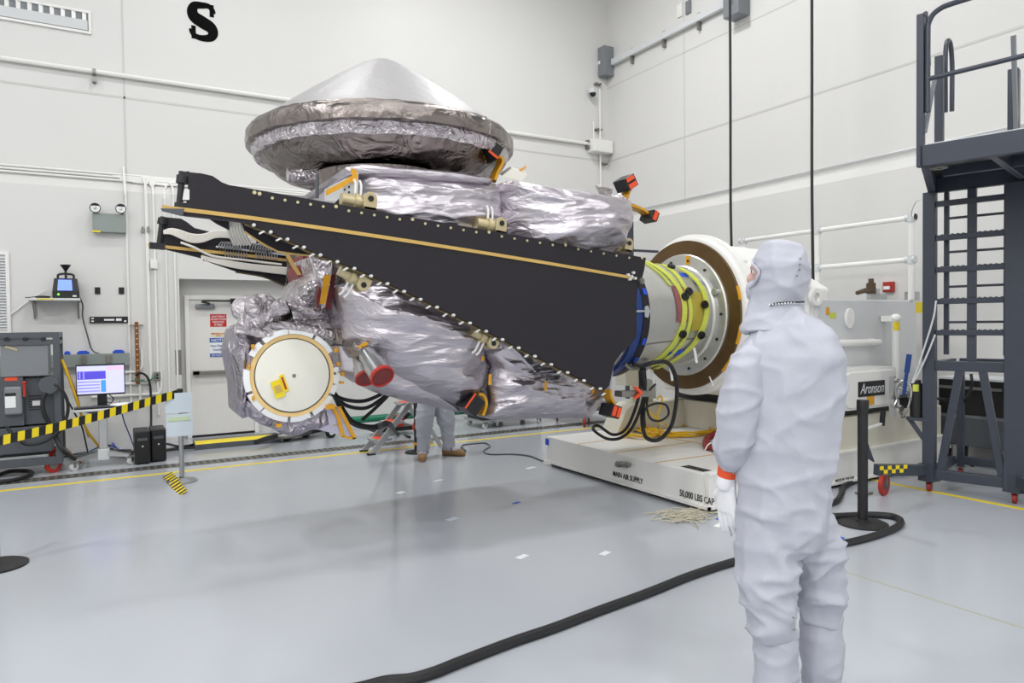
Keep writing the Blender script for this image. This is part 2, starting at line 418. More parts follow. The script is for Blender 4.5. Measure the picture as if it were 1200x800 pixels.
# ---- door, frame
dz1 = PY(240, 351, YU+.09).z; dx0, dx1 = PY(223, 430, YU+.09).x, PY(297, 430, YU+.09).x
dr = thing('door_1', None, None, ((dx0+dx1)/2, YU+.1, 0)); del dr['label'], dr['category']; dr['kind'] = 'structure'
YD = YU+.09
m = MB(); m.box((dx0, YD, .03), (dx1, YD+.05, dz1)); m.build('door_leaf', 'door', dr, smooth=False, bevel=.004)
m = MB()
m.box((dx0-.06, YD-.03, 0), (dx0, YD+.05, dz1+.06)); m.box((dx1, YD-.03, 0), (dx1+.06, YD+.05, dz1+.06)); m.box((dx0, YD-.03, dz1), (dx1, YD+.05, dz1+.06))
m.build('door_frame', 'white', dr, smooth=False, bevel=.005)
m = MB(); m.box((dx0, YD-.01, 0), (dx1, YD+.05, .028)); m.build('threshold', 'black', dr, smooth=False)
a = PY(226, 437, YD)
m = MB(); m.box((dx0+.03, YD-.07, a.z-.03), (dx1-.05, YD-.03, a.z+.03)); m.box((dx0+.03, YD-.07, a.z-.035), (dx0+.12, YD, a.z+.035)); m.box((dx1-.14, YD-.07, a.z-.035), (dx1-.05, YD, a.z+.035))
m.build('push_bar', 'dullsteel', dr, smooth=False, bevel=.006)
a, b = PY(229, 356, YD-.05), PY(252, 362, YD-.05)
m = MB(); m.box((a.x, YD-.06, b.z), (b.x, YD, a.z)); cl = m.build('door_closer', 'grey', dr, smooth=False, bevel=.02)
m = MB(); m.bar(PY(238,352.5,YD-.1), PY(276,353,YD-.1), .025, .02); m.bar(PY(236,353,YD-.09), PY(246,356,YD-.09), .03, .03); m.box(PY(271,356,YD-.12), PY(279,350,YD-.02))
m.build('closer_arm', 'black', dr, smooth=False)
# signs on the door
def sign(name, label, px0, px1, colour, Y, lines, band=None):
    a, b = PY(*px0, Y), PY(*px1, Y)
    t = thing(name, label, 'sign', ((a.x+b.x)/2, Y, b.z))
    m = MB(); m.box((a.x, Y-.004, b.z), (b.x, Y, a.z)); m.build('sign_plate', colour, t, smooth=False)
    H = a.z-b.z; W = b.x-a.x
    for (txt, f0, hh, wf, mt, bg) in lines:
        zz = a.z-H*f0
        if bg:
            k = MB(); k.box((a.x, Y-.006, zz-H*.04), (b.x, Y-.004, zz+H*hh+H*.04)); k.build('colour_band', bg, t, smooth=False)
        fit_text(txt, (a.x+W*(1-wf)/2, Y-.007, zz), (b.x-W*(1-wf)/2, Y-.007, zz), (0,0,1), H*hh, .001, bold=.012).build('lettering', mt, t, smooth=False)
    return t
M['signred'] = mat('sign_red', (196, 34, 30), .45); M['signblue'] = mat('sign_blue', (28, 78, 160), .45); M['signcream'] = mat('sign_cream', (238, 228, 190), .5)
sign('door_sign', 'red door sign with four rows of white lettering', (246,368), (265.5,382.5), 'signred', YD, [('DON\'T OPEN IF', .26, .15, .8, 'paper', None), ('SECURITY SYSTEM', .48, .15, .9, 'paper', None), ('INDICATOR', .70, .15, .7, 'paper', None), ('IS RED', .92, .15, .5, 'paper', None)])
sign('door_sign', 'pale door sign with red lettering between the red sign and the blue notice', (247,389.5), (265.5,394), 'signcream', YD, [('EMERGENCY EXIT', .45, .36, .95, 'signred', None), ('ONLY', .95, .36, .35, 'signred', None)])
sign('notice_sign', 'blue and white NOTICE sign on the door', (245.5,395.5), (270,418), 'paper', YD, [('NOTICE', .21, .15, .84, 'paper', 'signblue'), ('New Cleanroom', .46, .11, .9, 'signblue', None), ('Conditions', .66, .11, .7, 'signblue', None), ('DO NOT OPEN', .94, .1, .84, 'paper', 'signblue')])
# ================================================================== NORTH WALL FITTINGS
# air grille top left
a, b = PY(-30, -22, YU), PY(108, 41, YU)
gx0, gx1 = -1.25, PY(107, 25, YU).x; gz1, gz0 = PY(107, 14, YU).z, PY(107, 41, YU).z
g = thing('air_grille', 'white air return grille with angled blades high on the back wall', 'vent', ((gx0+gx1)/2, YU, gz0))
m = MB(); e = .035
m.box((gx0, YU-.03, gz0), (gx1, YU, gz0+e)); m.box((gx0, YU-.03, gz1-e), (gx1, YU, gz1)); m.box((gx1-e, YU-.03, gz0+e), (gx1, YU, gz1-e)); m.box((gx0, YU-.03, gz0+e), (gx0+e, YU, gz1-e))
m.build('frame', 'white', g, smooth=False, bevel=.004)
m = MB(); m.box((gx0+e, YU-.006, gz0+e), (gx1-e, YU, gz1-e)); m.build('duct_opening', 'grey', g, smooth=False)
zm = gz0+(gz1-gz0)*.56
m = MB(); m.hexa([(gx0+e,YU-.02,gz0+e+.012),(gx1-e-.01,YU-.02,gz0+e+.012),(gx1-e-.01,YU-.008,gz0+e+.012),(gx0+e,YU-.008,gz0+e+.012),(gx0+e,YU-.035,zm),(gx1-e-.01,YU-.035,zm),(gx1-e-.01,YU-.02,zm),(gx0+e,YU-.02,zm)]); m.build('deflector', 'lgrey', g, smooth=False)
for i in range(9):
    x = gx1-e-.02-i*.122
    m = MB(); m.hexa([(x-.05,YU-.03,zm-.01),(x-.045,YU-.03,zm-.01),(x,YU-.004,zm-.01),(x-.005,YU-.004,zm-.01),(x-.05,YU-.03,gz1-e),(x-.045,YU-.03,gz1-e),(x,YU-.004,gz1-e),(x-.005,YU-.004,gz1-e)]); m.build('blade', 'white', g, smooth=False)
# wall letter S (slab serif)
def letter_S():
    c = PY(237.5, 25.5, YU); H = PY(238,4,YU).z-PY(238,47,YU).z; W = .60*H
    m = MB(); ctr = []
    pts = [(.40,.27),(.36,.36),(.22,.45),(0,.475-.035),(-.26,.40),(-.36,.25),(-.28,.09),(0,-.02),(.27,-.12),(.36,-.27),(.26,-.40),(0,-.45),(-.24,-.43),(-.38,-.34),(-.42,-.24)]
    pts = [V((p[0]*W*1.18, 0, p[1]*H)) for p in pts]; P = catmull(pts, 6); n = len(P)
    for y in (0, 1):
        pass
    L, R = [], []
    for i, p in enumerate(P):
        t = (P[min(i+1,n-1)]-P[max(i-1,0)]).normalized(); nn = V((-t.z,0,t.x)); f = i/(n-1)
        wd = H*(.055+.085*math.exp(-((f-.5)/.2)**2)+.03*math.sin(math.pi*f))
        L.append(p+nn*wd); R.append(p-nn*wd)
    vs = []; 
    for a_, b_ in zip(L, R):
        vs += [c+a_+V((0,-.006,0)), c+b_+V((0,-.006,0)), c+b_, c+a_]
    fs = []
    for i in range(n-1):
        for j in range(4): fs.append((i*4+j, i*4+(j+1)%4, i*4+4+(j+1)%4, i*4+4+j))
    fs += [(3,2,1,0), tuple((n-1)*4+j for j in range(4))]
    m.add(vs, fs)
    x1 = c.x+.5*W; x0 = c.x-.5*W
    m.box((x1-.12*H, YU-.0062, c.z+.17*H), (x1-.01*H, YU, c.z+.5*H)); m.box((x0+.01*H, YU-.0062, c.z-.5*H), (x0+.12*H, YU, c.z-.15*H))
    tag(m.build('wall_letter', 'letter', smooth=False), 'large black slab serif letter S painted on the back wall', 'letter')
letter_S()
# conduits on the north wall
m = MB(); m.tube([(X0, YU-.05, 5.10), (PY(696,170,YU).x, YU-.05, 5.10)], .032, smooth=False)
tag(m.build('wall_conduit', 'white'), 'long white pipe crossing the back wall below the letter S', 'conduit')
for px, py in ((110.5, 90), (687, 170)):
    c = PY(px, py, YU); m = MB(); m.box((c.x-.022, YU-.1, c.z-.09), (c.x+.022, YU, c.z-.03)); m.box((c.x-.02, YU-.09, c.z+.03), (c.x+.02, YU, c.z+.085)); m.box((c.x-.022, YU-.012, c.z-.09), (c.x+.022, YU, c.z+.085))
    tag(m.build('pipe_clamp', 'dullsteel', smooth=False), 'small metal clamp on the long white wall pipe %s' % ('at left under the grille' if px < 200 else 'next to the corner junction box'), 'clamp')
for k, (z, xe) in enumerate(((3.665, PY(150,210,YU).x+.3), (3.705, PY(150,210,YU).x+.55), (3.745, PY(150,210,YU).x+.2))):
    c = xe; zz = z
    m = MB(); y = YU-.03
    m.tube([(X0, y, zz), (c-.12, y, zz), (c-.04, y-.005, zz-.02), (c, y-.06, zz-.09), (c, YL-.02, zz-.22), (c, YL-.02, zz-.5), (c, YL-.02, .55+.1*k)], .014, k=5)
    tag(m.build('wall_conduit', 'white'), 'white conduit along the wall ledge, bending down %s' % ('second from the ledge' , 'farthest right of the three', 'closest to the emergency light')[k], 'conduit')
for k, px in enumerate((172.5, 193.5, 180)):
    c = PY(px, 260, YL).x; zz = (3.72, 3.66, 3.69)[k]
    m = MB(); y = YU-.03
    m.tube([(7.9, y, zz), (c+.14, y, zz), (c+.05, y-.005, zz-.02), (c, y-.06, zz-.1), (c, YL-.02, zz-.24), (c, YL-.02, zz-.5), (c, YL-.02, .9-.25*k)], .014, k=5)
    tag(m.build('wall_conduit', 'white'), ('white conduit turning down left of the door, nearest the metal outlet box', 'white conduit turning down closest to the door recess', 'white conduit turning down between its two neighbours left of the door')[k], 'conduit')
c = PY(149, 300, YL).x
m = MB(); m.tube([(c-.01, YU-.02, 3.85), (c-.005, YL-.04, 3.45), (c, YL-.02, 3.3), (c, YL-.02, .6)], .016)
tag(m.build('wall_conduit', 'white'), 'white vertical conduit beside the grey emergency light', 'conduit')
for k, (z0, xa, xb) in enumerate(((1.02, 135, 168), (.86, 110, 178), (.70, 108, 190), (.55, 112, 165))):
    y = YL-.03
    a, b = PY(xa, 500, YL).x, PY(xb, 500, YL).x
    m = MB(); m.tube([(a, y, z0), (b-.1, y, z0), (b-.03, y, z0+.02), (b, y, z0+.1), (b, y, z0+.32)], .018)
    tag(m.build('wall_pipe', 'white'), 'white horizontal pipe low on the wall behind the computer cart, %s' % ('topmost', 'second from top', 'third from top', 'lowest')[k], 'pipe', 'pipes behind the computer cart')
# emergency light
a, b = PY(108, 249, YL-.1), PY(147.5, 273, YL-.1)
t = thing('emergency_light', 'grey emergency light box with two round lamps on top', 'emergency light', ((a.x+b.x)/2, YL-.05, b.z))
m = MB(); m.box((a.x, YL-.11, b.z), (b.x, YL, a.z)); m.build('housing', 'ggrey', t, smooth=False, bevel=.006)
for px, py in ((111.5, 243), (141.5, 244)):
    c = PY(px, py, YL-.12); m = MB(); m.cyl(c+V((0,.04,0)), c+V((0,-.03,-.01)), .04, .066); m.cyl(c+V((0,.02,-.03)), c+V((.03,.04,-.1)), .014); h = m.build('lamp_head', 'black', t)
    m = MB(); m.cyl(c+V((0,-.031,-.01)), c+V((0,-.034,-.01)), .056); m.ell(c+V((0,-.034,-.012)), .018); m.build('lamp_lens', 'mirror', h)
c = PY(113, 271, YL-.11); m = MB(); m.box((c.x-.05, YL-.113, c.z-.01), (c.x+.05, YL-.11, c.z+.012)); m.build('sticker', 'yellow', t, smooth=False)
# sensors, boxes
for px in (167, 173.5):
    c = PY(px, 270, YL); m = MB(); m.box((c.x-.018, YL-.045, c.z-.03), (c.x+.018, YL-.01, c.z+.03)); m.cyl((c.x, YL-.03, c.z+.03), (c.x, YL-.03, c.z+.055), .011)
    tag(m.build('conduit_fitting', 'dullsteel', bevel=.004), 'tiny dark conduit fitting, the %s of the pair right of the emergency light' % ('left one' if px < 170 else 'right one'), 'fitting')
c = PY(180, 310, YL); m = MB(); m.box((c.x-.045, YL-.06, c.z-.06), (c.x+.045, YL, c.z+.06)); m.box((c.x-.035, YL-.065, c.z-.05), (c.x+.035, YL-.06, c.z+.05)); tag(m.build('junction_box', 'white', smooth=False, bevel=.004), 'small white junction box among the vertical conduits', 'junction box')
c = PY(184, 440.5, YL); t = thing('outlet_box', 'steel outlet box on the wall right of the copper bar', 'outlet', (c.x, YL, c.z-.06))
m = MB(); m.box((c.x-.04, YL-.06, c.z-.06), (c.x+.04, YL, c.z+.06)); m.build('box', 'dullsteel', t, smooth=False, bevel=.004)
m = MB(); m.cyl((c.x, YL-.063, c.z+.02), (c.x, YL-.06, c.z+.02), .016); m.cyl((c.x, YL-.063, c.z-.025), (c.x, YL-.06, c.z-.025), .016); m.build('socket', 'black', t)
for px, nm in ((114.3, 'left'), (142.3, 'right')):
    c = PY(px, 340.5, YL); m = MB(); m.box((c.x-.032, YL-.014, c.z-.046), (c.x+.032, YL, c.z+.046)); m.box((c.x-.02, YL-.018, c.z-.03), (c.x+.02, YL-.014, c.z+.03))
    tag(m.build('wall_plate', 'black', smooth=False, bevel=.003), 'small black wall plate, %s one of the pair above the black strip panel' % nm, 'wall plate')
a, b = PY(105, 371, YL), PY(150.5, 378, YL)
t = thing('patch_panel', 'black horizontal strip panel with white connectors on the wall', 'panel', ((a.x+b.x)/2, YL, b.z))
m = MB(); m.box((a.x, YL-.03, b.z), (b.x, YL, a.z)); m.build('panel', 'black', t, smooth=False, bevel=.003)
for px0, px1, py0, py1 in ((107,110,372.3,373.8),(107,110,375.5,377),(122,134,373.6,375.6),(136,142.5,373,375.8),(145.5,148,375.3,377)):
    a_, b_ = PY(px0,py0,YL-.03), PY(px1,py1,YL-.03); m = MB(); m.box((a_.x,YL-.034,b_.z),(b_.x,YL-.03,a_.z)); m.build('connector', 'paper', t, smooth=False)
# shelf with counter
a, b = PY(32, 349, YL-.35), PY(94, 349, YL-.35); zs = a.z
t = thing('wall_shelf', 'small metal wall shelf carrying the black air counter', 'shelf', ((a.x+b.x)/2, YL-.17, zs-.26))
m = MB(); m.box((a.x, YL-.37, zs-.03), (b.x, YL, zs)); m.build('board', 'lgrey', t, smooth=False, bevel=.003)
for x in (a.x+.05, b.x-.03):
    m = MB(); m.box((x-.012, YL-.02, zs-.26), (x+.012, YL, zs-.03)); m.box((x-.012, YL-.33, zs-.05), (x+.012, YL, zs-.03)); m.bar((x, YL-.3, zs-.05), (x, YL-.02, zs-.24), .012, .012); m.build('bracket', 'dullsteel', t, smooth=False)
c = PY(53, 350.3, YL-.38); m = MB(); m.box((c.x-.09, YL-.372, zs-.022), (c.x+.09, YL-.37, zs-.006)); m.build('label_strip', 'yellow', t, smooth=False)
a, b = PY(61.5, 348, YL-.3), PY(93, 348, YL-.3); cx = (a.x+b.x)/2; w2 = (b.x-a.x)/2
t = thing('particle_counter', 'black air particle counter with blue screen and funnel on the shelf', 'instrument', (cx, YL-.2, zs))
m = MB(); m.box((cx-w2, YL-.32, zs), (cx+w2, YL-.06, zs+.09)); m.hexa([(cx-w2,YL-.32,zs+.09),(cx+w2,YL-.32,zs+.09),(cx+w2,YL-.06,zs+.09),(cx-w2,YL-.06,zs+.09),(cx-w2*.86,YL-.26,zs+.26),(cx+w2*.86,YL-.26,zs+.26),(cx+w2*.86,YL-.08,zs+.26),(cx-w2*.86,YL-.08,zs+.26)]); m.build('case', 'black', t, smooth=False, bevel=.006)
M['screenblue'] = glow('screen_blue', (110, 140, 255), .9); M['green_led'] = glow('led_green', (120, 240, 60), 1.0)
m = MB(); m.hexa([(cx-w2*.62,YL-.322,zs+.1),(cx+w2*.5,YL-.322,zs+.1),(cx+w2*.5,YL-.30,zs+.1),(cx-w2*.62,YL-.30,zs+.1),(cx-w2*.55,YL-.272,zs+.24),(cx+w2*.45,YL-.272,zs+.24),(cx+w2*.45,YL-.26,zs+.24),(cx-w2*.55,YL-.26,zs+.24)]); m.build('screen', 'screenblue', t, smooth=False)
m = MB(); m.tube([(cx-w2*.6,YL-.17,zs+.26),(cx-w2*.55,YL-.17,zs+.31),(cx,YL-.17,zs+.325),(cx+w2*.55,YL-.17,zs+.31),(cx+w2*.6,YL-.17,zs+.26)], .014); m.build('handle', 'black', t)
m = MB(); m.cyl((cx,YL-.17,zs+.26),(cx,YL-.17,zs+.36), .014); m.cyl((cx,YL-.17,zs+.36),(cx,YL-.17,zs+.44), .014,.065); m.build('inlet_funnel', 'black', t)
m = MB(); m.cyl((cx-w2*.55,YL-.325,zs+.05),(cx-w2*.55,YL-.319,zs+.05), .014); m.build('indicator', 'green_led', t)
m = MB(); m.box((cx+w2*.5,YL-.324,zs+.02),(cx+w2*.8,YL-.32,zs+.04)); m.build('badge', 'paper', t, smooth=False)
c = PY(50, 347, YL-.25); m = MB(); m.ell((c.x, YL-.25, zs+.018), (.09,.06,.018)); m.tube([(c.x-.08,YL-.25,zs+.02),(c.x-.15,YL-.2,zs+.012),(c.x-.18,YL-.28,zs+.008)], .006); tag(m.build('computer_mouse', 'black'), 'flat black mouse-like puck with a short lead on the shelf', 'mouse')
# cables on the wall
m = MB(); m.tube([PY(94,349,YL-.2), PY(97,358,YL-.08), PY(97,372,YL-.05), PY(103,395,YL-.04), PY(108,410,YL-.04), PY(118,415,YL-.09)], .009)
tag(m.build('power_cable', 'dgrey'), 'dark thin cable dropping from the air counter to the grey wireway', 'cable')
m = MB(); m.tube([PY(62,338,YL-.2), PY(50,342,YL-.04), PY(34,352,YL-.03), PY(16,366,YL-.02), PY(0,374,YL-.02), PY(-20,378,YL-.02)], .007)
tag(m.build('sample_tube', 'white'), 'thin white tube running left from the air counter down the wall', 'tube')
# grey wireway with sockets and blue connectors
a, b = PY(40, 416.5, YL-.12), PY(152, 428, YL-.12)
t = thing('wireway', 'long grey wireway trunking on the wall behind the monitor', 'wireway', ((a.x+b.x)/2, YL-.06, b.z))
m = MB(); m.box((a.x-.6, YL-.12, b.z), (b.x, YL, a.z)); m.build('trunking', 'ggrey', t, smooth=False, bevel=.004)
for px in (98, 127.5):
    c = PY(px, 421, YL-.12); m = MB(); m.box((c.x-.03, YL-.15, c.z-.05), (c.x+.03, YL-.12, c.z+.06)); m.cyl((c.x,YL-.155,c.z),(c.x,YL-.15,c.z), .014); s_ = m.build('socket_plate', 'dullsteel', t, smooth=False)
for px, wd in ((79, .035), (97.5, .07), (139, .07)):
    c = PY(px, 415, YL-.08); m = MB(); m.box((c.x-wd, YL-.12, a.z), (c.x+wd, YL-.05, a.z+.03)); m.box((c.x-wd*.7, YL-.11, a.z+.03), (c.x+wd*.7, YL-.06, a.z+.045))
    tag(m.build('blue_connector', 'blue', smooth=False, bevel=.004), 'blue connector block on the wireway, %s' % {79:'smallest, nearest the rack', 97.5:'middle one of three', 139:'farthest right'}[px], 'connector')
# copper ground bar
a, b = PY(157.5, 377, YL-.06), PY(164, 450, YL-.06)
t = thing('ground_bar', 'vertical brown copper grounding bar on stand-offs', 'ground bar', ((a.x+b.x)/2, YL-.05, b.z))
m = MB(); m.box((a.x, YL-.075, b.z), (b.x, YL-.06, a.z)); m.build('bar', 'copper', t, smooth=False, bevel=.002)
for f in (.06, .94):
    z = a.z+(b.z-a.z)*f; m = MB(); m.box((a.x-.06, YL-.06, z-.012), (b.x+.06, YL-.045, z+.012)); m.cyl(((a.x+b.x)/2,YL-.06,z),((a.x+b.x)/2,YL,z), .02); m.build('standoff', 'dullsteel', t, smooth=False)
for i in range(9):
    z = a.z+(b.z-a.z)*(.1+.085*i); m = MB(); m.cyl(((a.x+b.x)/2,YL-.079,z),((a.x+b.x)/2,YL-.074,z), .011, n=8); m.build('bolt', 'brass', t)
m = MB(); m.tube([PY(159,440,YL-.09), PY(165,437,YL-.12), PY(172,441,YL-.12), PY(176,452,YL-.12), PY(177,475,YL-.13), PY(177,500,YL-.3), PY(176,510,YL-.55)], .015)
tag(m.build('ground_cable', 'rubber'), 'black grounding cable from the copper bar down to the computer towers', 'cable')
m = MB(); m.tube([PY(158,443,YL-.09), PY(163,446,YL-.13), PY(172,447,YL-.1), PY(184,440,YL-.07)], .008)
tag(m.build('ground_wire', 'green'), 'green wire between the copper bar and the outlet box', 'wire')
# left louvre
b = PY(10.5, 295, YL); zb = PY(10, 391, YL).z
t = thing('wall_louvre', 'off-white slatted louvre at the left edge of the back wall', 'vent', (b.x-.4, YL, zb))
m = MB(); x0, x1 = b.x-.8, b.x
m.box((x0,YL-.03,zb),(x0+.04,YL,b.z)); m.box((x1-.04,YL-.03,zb),(x1,YL,b.z)); m.box((x0+.04,YL-.03,b.z-.04),(x1-.04,YL,b.z)); m.box((x0+.04,YL-.03,zb),(x1-.04,YL,zb+.04)); m.build('frame', 'white', t, smooth=False)
n = 26
for i in range(n):
    z = zb+.05+(b.z-zb-.1)*i/n; m = MB(); m.hexa([(x0+.04,YL-.03,z),(x1-.04,YL-.03,z),(x1-.04,YL-.024,z-.004),(x0+.04,YL-.024,z-.004),(x0+.04,YL-.002,z+.036),(x1-.04,YL-.002,z+.036),(x1-.04,YL-.001,z+.03),(x0+.04,YL-.001,z+.03)]); m.build('slat', 'lgrey', t, smooth=False)
# steel corner guard at the recess
a, b = PY(206, 410, YL), PY(214.5, 462, YL)
m = MB(); m.box((DX0-.075, YL-.004, .95), (DX0+.004, YL, a.z)); m.box((DX0, YL-.004, .95), (DX0+.004, YL+.08, a.z))
tag(m.build('corner_guard', 'dullsteel', smooth=False), 'brushed steel corner guard on the wall edge left of the door', 'corner guard')
# ================================================================== EAST WALL / CORNER FITTINGS
xb = PY(695, 170, YU); m = MB(); t = thing('junction_box', 'white junction box high in the room corner', 'junction box', (8.6, YU-.1, PY(709,181,YU-.1).z))
a, b = PY(694.5, 162, YU-.18), PY(722, 180.5, YU-.18)
m.box((a.x, YU-.2, b.z), (XU-.03, YU, a.z)); m.build('box', 'white', t, smooth=False, bevel=.006)
m = MB(); m.box((a.x+.02, YU-.206, b.z+.015), (XU-.06, YU-.2, a.z-.015)); m.build('cover', 'white', t, smooth=False, bevel=.003)
m = MB(); xx, yy = 8.62, YU-.05; m.tube([(xx,yy,a.z),(xx,yy,6.2)], .02, smooth=False); m.tube([(xx-.16,yy,a.z),(xx-.16,yy,5.55)], .014, smooth=False)
tag(m.build('corner_conduit', 'white'), 'white vertical conduit rising in the room corner above the junction box', 'conduit')
m = MB(); m.tube([(xx,yy,b.z),(xx,yy,3.7)], .018, smooth=False)
tag(m.build('corner_conduit', 'white'), 'white vertical conduit dropping in the corner below the junction box', 'conduit')
for k, (px, py) in enumerate(((701, 98.5), (702, 152), (708, 192))):
    c = PY(px, py, YU-.05); m = MB(); m.box((c.x-.07, YU-.09, c.z-.018), (c.x-.02, YU-.0, c.z+.018)); m.box((c.x+.03, YU-.09, c.z-.018), (c.x+.06, YU, c.z+.018)); m.box((c.x-.07, YU-.012, c.z-.018), (c.x+.06, YU, c.z+.018))
    tag(m.build('pipe_clamp', 'dullsteel', smooth=False), 'metal clamp in the room corner, %s' % ('just under the grey box', 'just above the white junction box', 'just below the white junction box')[k], 'clamp')
# camera
c = PY(694, 108, YU-.12); t = thing('security_camera', 'small grey dome camera in the room corner', 'camera', (c.x, c.y, c.z-.09))
m = MB(); m.cyl(c+V((0,0,-.02)), c+V((0,0,.06)), .075); m.bar(c+V((0,0,.04)), c+V((0.05,.12,.04)), .04, .04); m.build('body', 'lgrey', t)
m = MB(); m.ell(c+V((.01,-.01,-.03)), (.06,.06,.06)); m.build('dome', 'black', t)
# grey boxes and cable rail on the east wall
a, b = PX(699, 63, XU-.12), PX(714, 88, XU-.12)
yb1 = min(b.y+.33, YU-.01)
t = thing('electrical_box', 'grey electrical box at the left end of the wall rail', 'electrical box', (XU-.1, a.y-.15, b.z))
m = MB(); m.box((XU-.24, b.y, b.z), (XU-.001, yb1, a.z+.02)); m.build('case', 'grey', t, smooth=False, bevel=.008)
m = MB(); m.box((XU-.245, b.y+.13, (a.z+b.z)/2-.03), (XU-.24, b.y+.2, (a.z+b.z)/2+.03)); m.build('label_plate', 'paper', t, smooth=False)
yr0 = b.y-.02; zr = PX(714, 72, XU-.06).z
e = PX(852, 3, XU-.06)
m = MB(); m.box((XU-.1, e.y, e.z-.07), (XU-.02, yr0, e.z+.05)); tag(m.build('cable_rail', 'lgrey', smooth=False, bevel=.01), 'straight pale metal rail running up the right wall between two grey boxes', 'rail')
for k, (px, py) in enumerate(((741, 66), (778.5, 47), (819.5, 26))):
    c = PX(px, py, XU-.03); m = MB(); m.box((XU-.07, c.y-.02, e.z-.2), (XU, c.y+.02, e.z-.07)); m.box((XU-.05, c.y-.03, e.z+.05), (XU, c.y+.03, e.z+.085)); m.box((XU-.012, c.y-.02, e.z-.2), (XU, c.y+.02, e.z+.085))
    tag(m.build('rail_bracket', 'dullsteel', smooth=False), 'metal bracket under the wall rail, %s' % ('nearest the room corner', 'middle one', 'nearest the upper grey box')[k], 'bracket')
a, b = PX(854, -10, XU-.15), PX(868, 17, XU-.15)
t = thing('electrical_box', 'grey pull-cord box at the upper right end of the wall rail', 'electrical box', (XU-.1, (a.y+b.y)/2, b.z))
m = MB(); m.box((XU-.26, b.y-.05, b.z), (XU, a.y+.02, a.z+.25)); m.build('case', 'grey', t, smooth=False, bevel=.008)
m = MB(); m.cyl((XU-.27,(a.y+b.y)/2-.03,b.z+.2),(XU-.26,(a.y+b.y)/2-.03,b.z+.2), .04); m.build('knob', 'dullsteel', t)
for (px, py, nm) in ((807.5, 8, 'grey wall plate above the rail'), (797.5, 12, 'white wall plate above the rail')):
    c = PX(px, py, XU); m = MB(); m.box((XU-.03, c.y-.06, c.z-.12), (XU, c.y+.06, c.z+.1)); m.box((XU-.036, c.y-.04, c.z-.08), (XU-.03, c.y+.04, c.z+.06)); tag(m.build('wall_plate', 'grey' if 'grey' in nm else 'white', smooth=False, bevel=.004), nm, 'wall plate')
m = MB(); m.tube([(XU-.03, Y0, 3.74), (XU-.03, YU-.1, 3.74)], .014, smooth=False); tag(m.build('wall_conduit', 'lgrey'), 'thin conduit along the ledge of the right wall', 'conduit')
c = PX(759+45, 231, XU-.03)
# hanging cords
def cord(px, ytop, ybot, X, nm):
    a, b = PX(px+0, ytop, X), PX(px, ybot, X)
    top = V((X, b.y, 8.75)); m = MB()
    m.tube([top, (X, b.y+.01, 6), (X+.01, b.y+.02, 4.4), (X, b.y+.015, 3.2), (X, b.y, b.z-.15)], .017); tag(m.build('hanging_cord', 'rubber'), nm, 'cord')
cord(857.5, 0, 290, 7.3, 'left black cord hanging down the right wall to the white housing')
cord(953, 0, 333, 7.3, 'right black cord hanging above the person in the white coverall')
# fire alarm pull
a, b = PX(1037.5, 330.5, XR), PX(1049, 342, XR); t = thing('fire_alarm', 'red fire alarm pull station on the right wall', 'fire alarm', (XR-.03, (a.y+b.y)/2, b.z))
m = MB(); m.box((XR-.06, b.y, b.z), (XR, a.y, a.z)); m.build('housing', 'red', t, smooth=False, bevel=.006)
cz = (a.z+b.z)/2-.01; m = MB(); m.box((XR-.075, b.y+.03, cz-.022), (XR-.06, a.y-.02, cz+.02)); m.build('pull_handle', 'paper', t, smooth=False)
# lamp housings under the ceiling
lf = None
for i, (x, y) in enumerate(LAMPS):
    if i == 0:
        lf = thing('ceiling_lamp', 'square high bay lamp housing under the ceiling', 'lamp', (x, y, LAMP_Z), 'high bay lamps')
        m = MB(); m.box((x-.6,y-.6,LAMP_Z),(x+.6,y+.6,LAMP_Z+.12)); m.build('housing', 'white', lf, smooth=False, bevel=.01)
        m = MB(); m.cyl((x,y,LAMP_Z+.12),(x,y,ZC), .02); m.build('stem', 'white', lf)
    else: dup(lf, (x-LAMPS[0][0], y-LAMPS[0][1], 0), 'square high bay lamp housing under the ceiling', 'high bay lamps')
# ================================================================== SPACECRAFT
SC = thing('spacecraft', 'large foil-wrapped spacecraft with dark solar panels and a dish on top, held sideways', 'spacecraft', (2.4, 5.4, .9))
YP = 4.2            # near solar panel plane
YF = 6.55           # far solar panel plane
def oP(pts, Y): return [(PY(x, y, Y).x, PY(x, y, Y).z) for x, y in pts]
def plate(pts, Y, th, name, m, parent, bevel=0.0):
    q = MB(); q.prism([PY(x, y, Y) for x, y in pts], (0, th, 0)); return q.build(name, m, parent, smooth=False, bevel=bevel)
# ---- near solar panel
near = [(220,201.5),(236,203),(249,206),(255,210),(260,213.5),(268,216.5),(300,222),(480,254),(640,281.5),(757,302),(755,316),(752,328),(747,340),(746,352),(746,390),(744,397),(738,405),(728,414),(720,425),(714,452),(707,458),
        (690,449),(640,424),(558,382),(480,344),(420,316),(371,297),(332,278),(287,260.5),(265,258),(217,252.5),(210,249.5),(218,246),(221,222)]
panel = plate(near, YP, .035, 'solar_panel', 'carbon', SC)
# darker honeycomb core edge along the sloping lower rim
q = MB(); q.tube([PY(x, y+1.0, YP+.018) for x, y in ((287,261),(332,279),(371,298),(420,317),(480,345),(558,383),(640,425),(690,450),(707,458.5))], .010, k=3)
q.build('panel_rim', 'carbonedge', panel)
q = MB(); q.ribbon([PY(x, y, YP-.004) for x, y in ((190,242.5),(205,244.5),(300,256),(480,282.5),(640,308),(742,325.5))], (0, 0, .011), .006, k=2)
q.build('guide_rail', 'gold', panel)
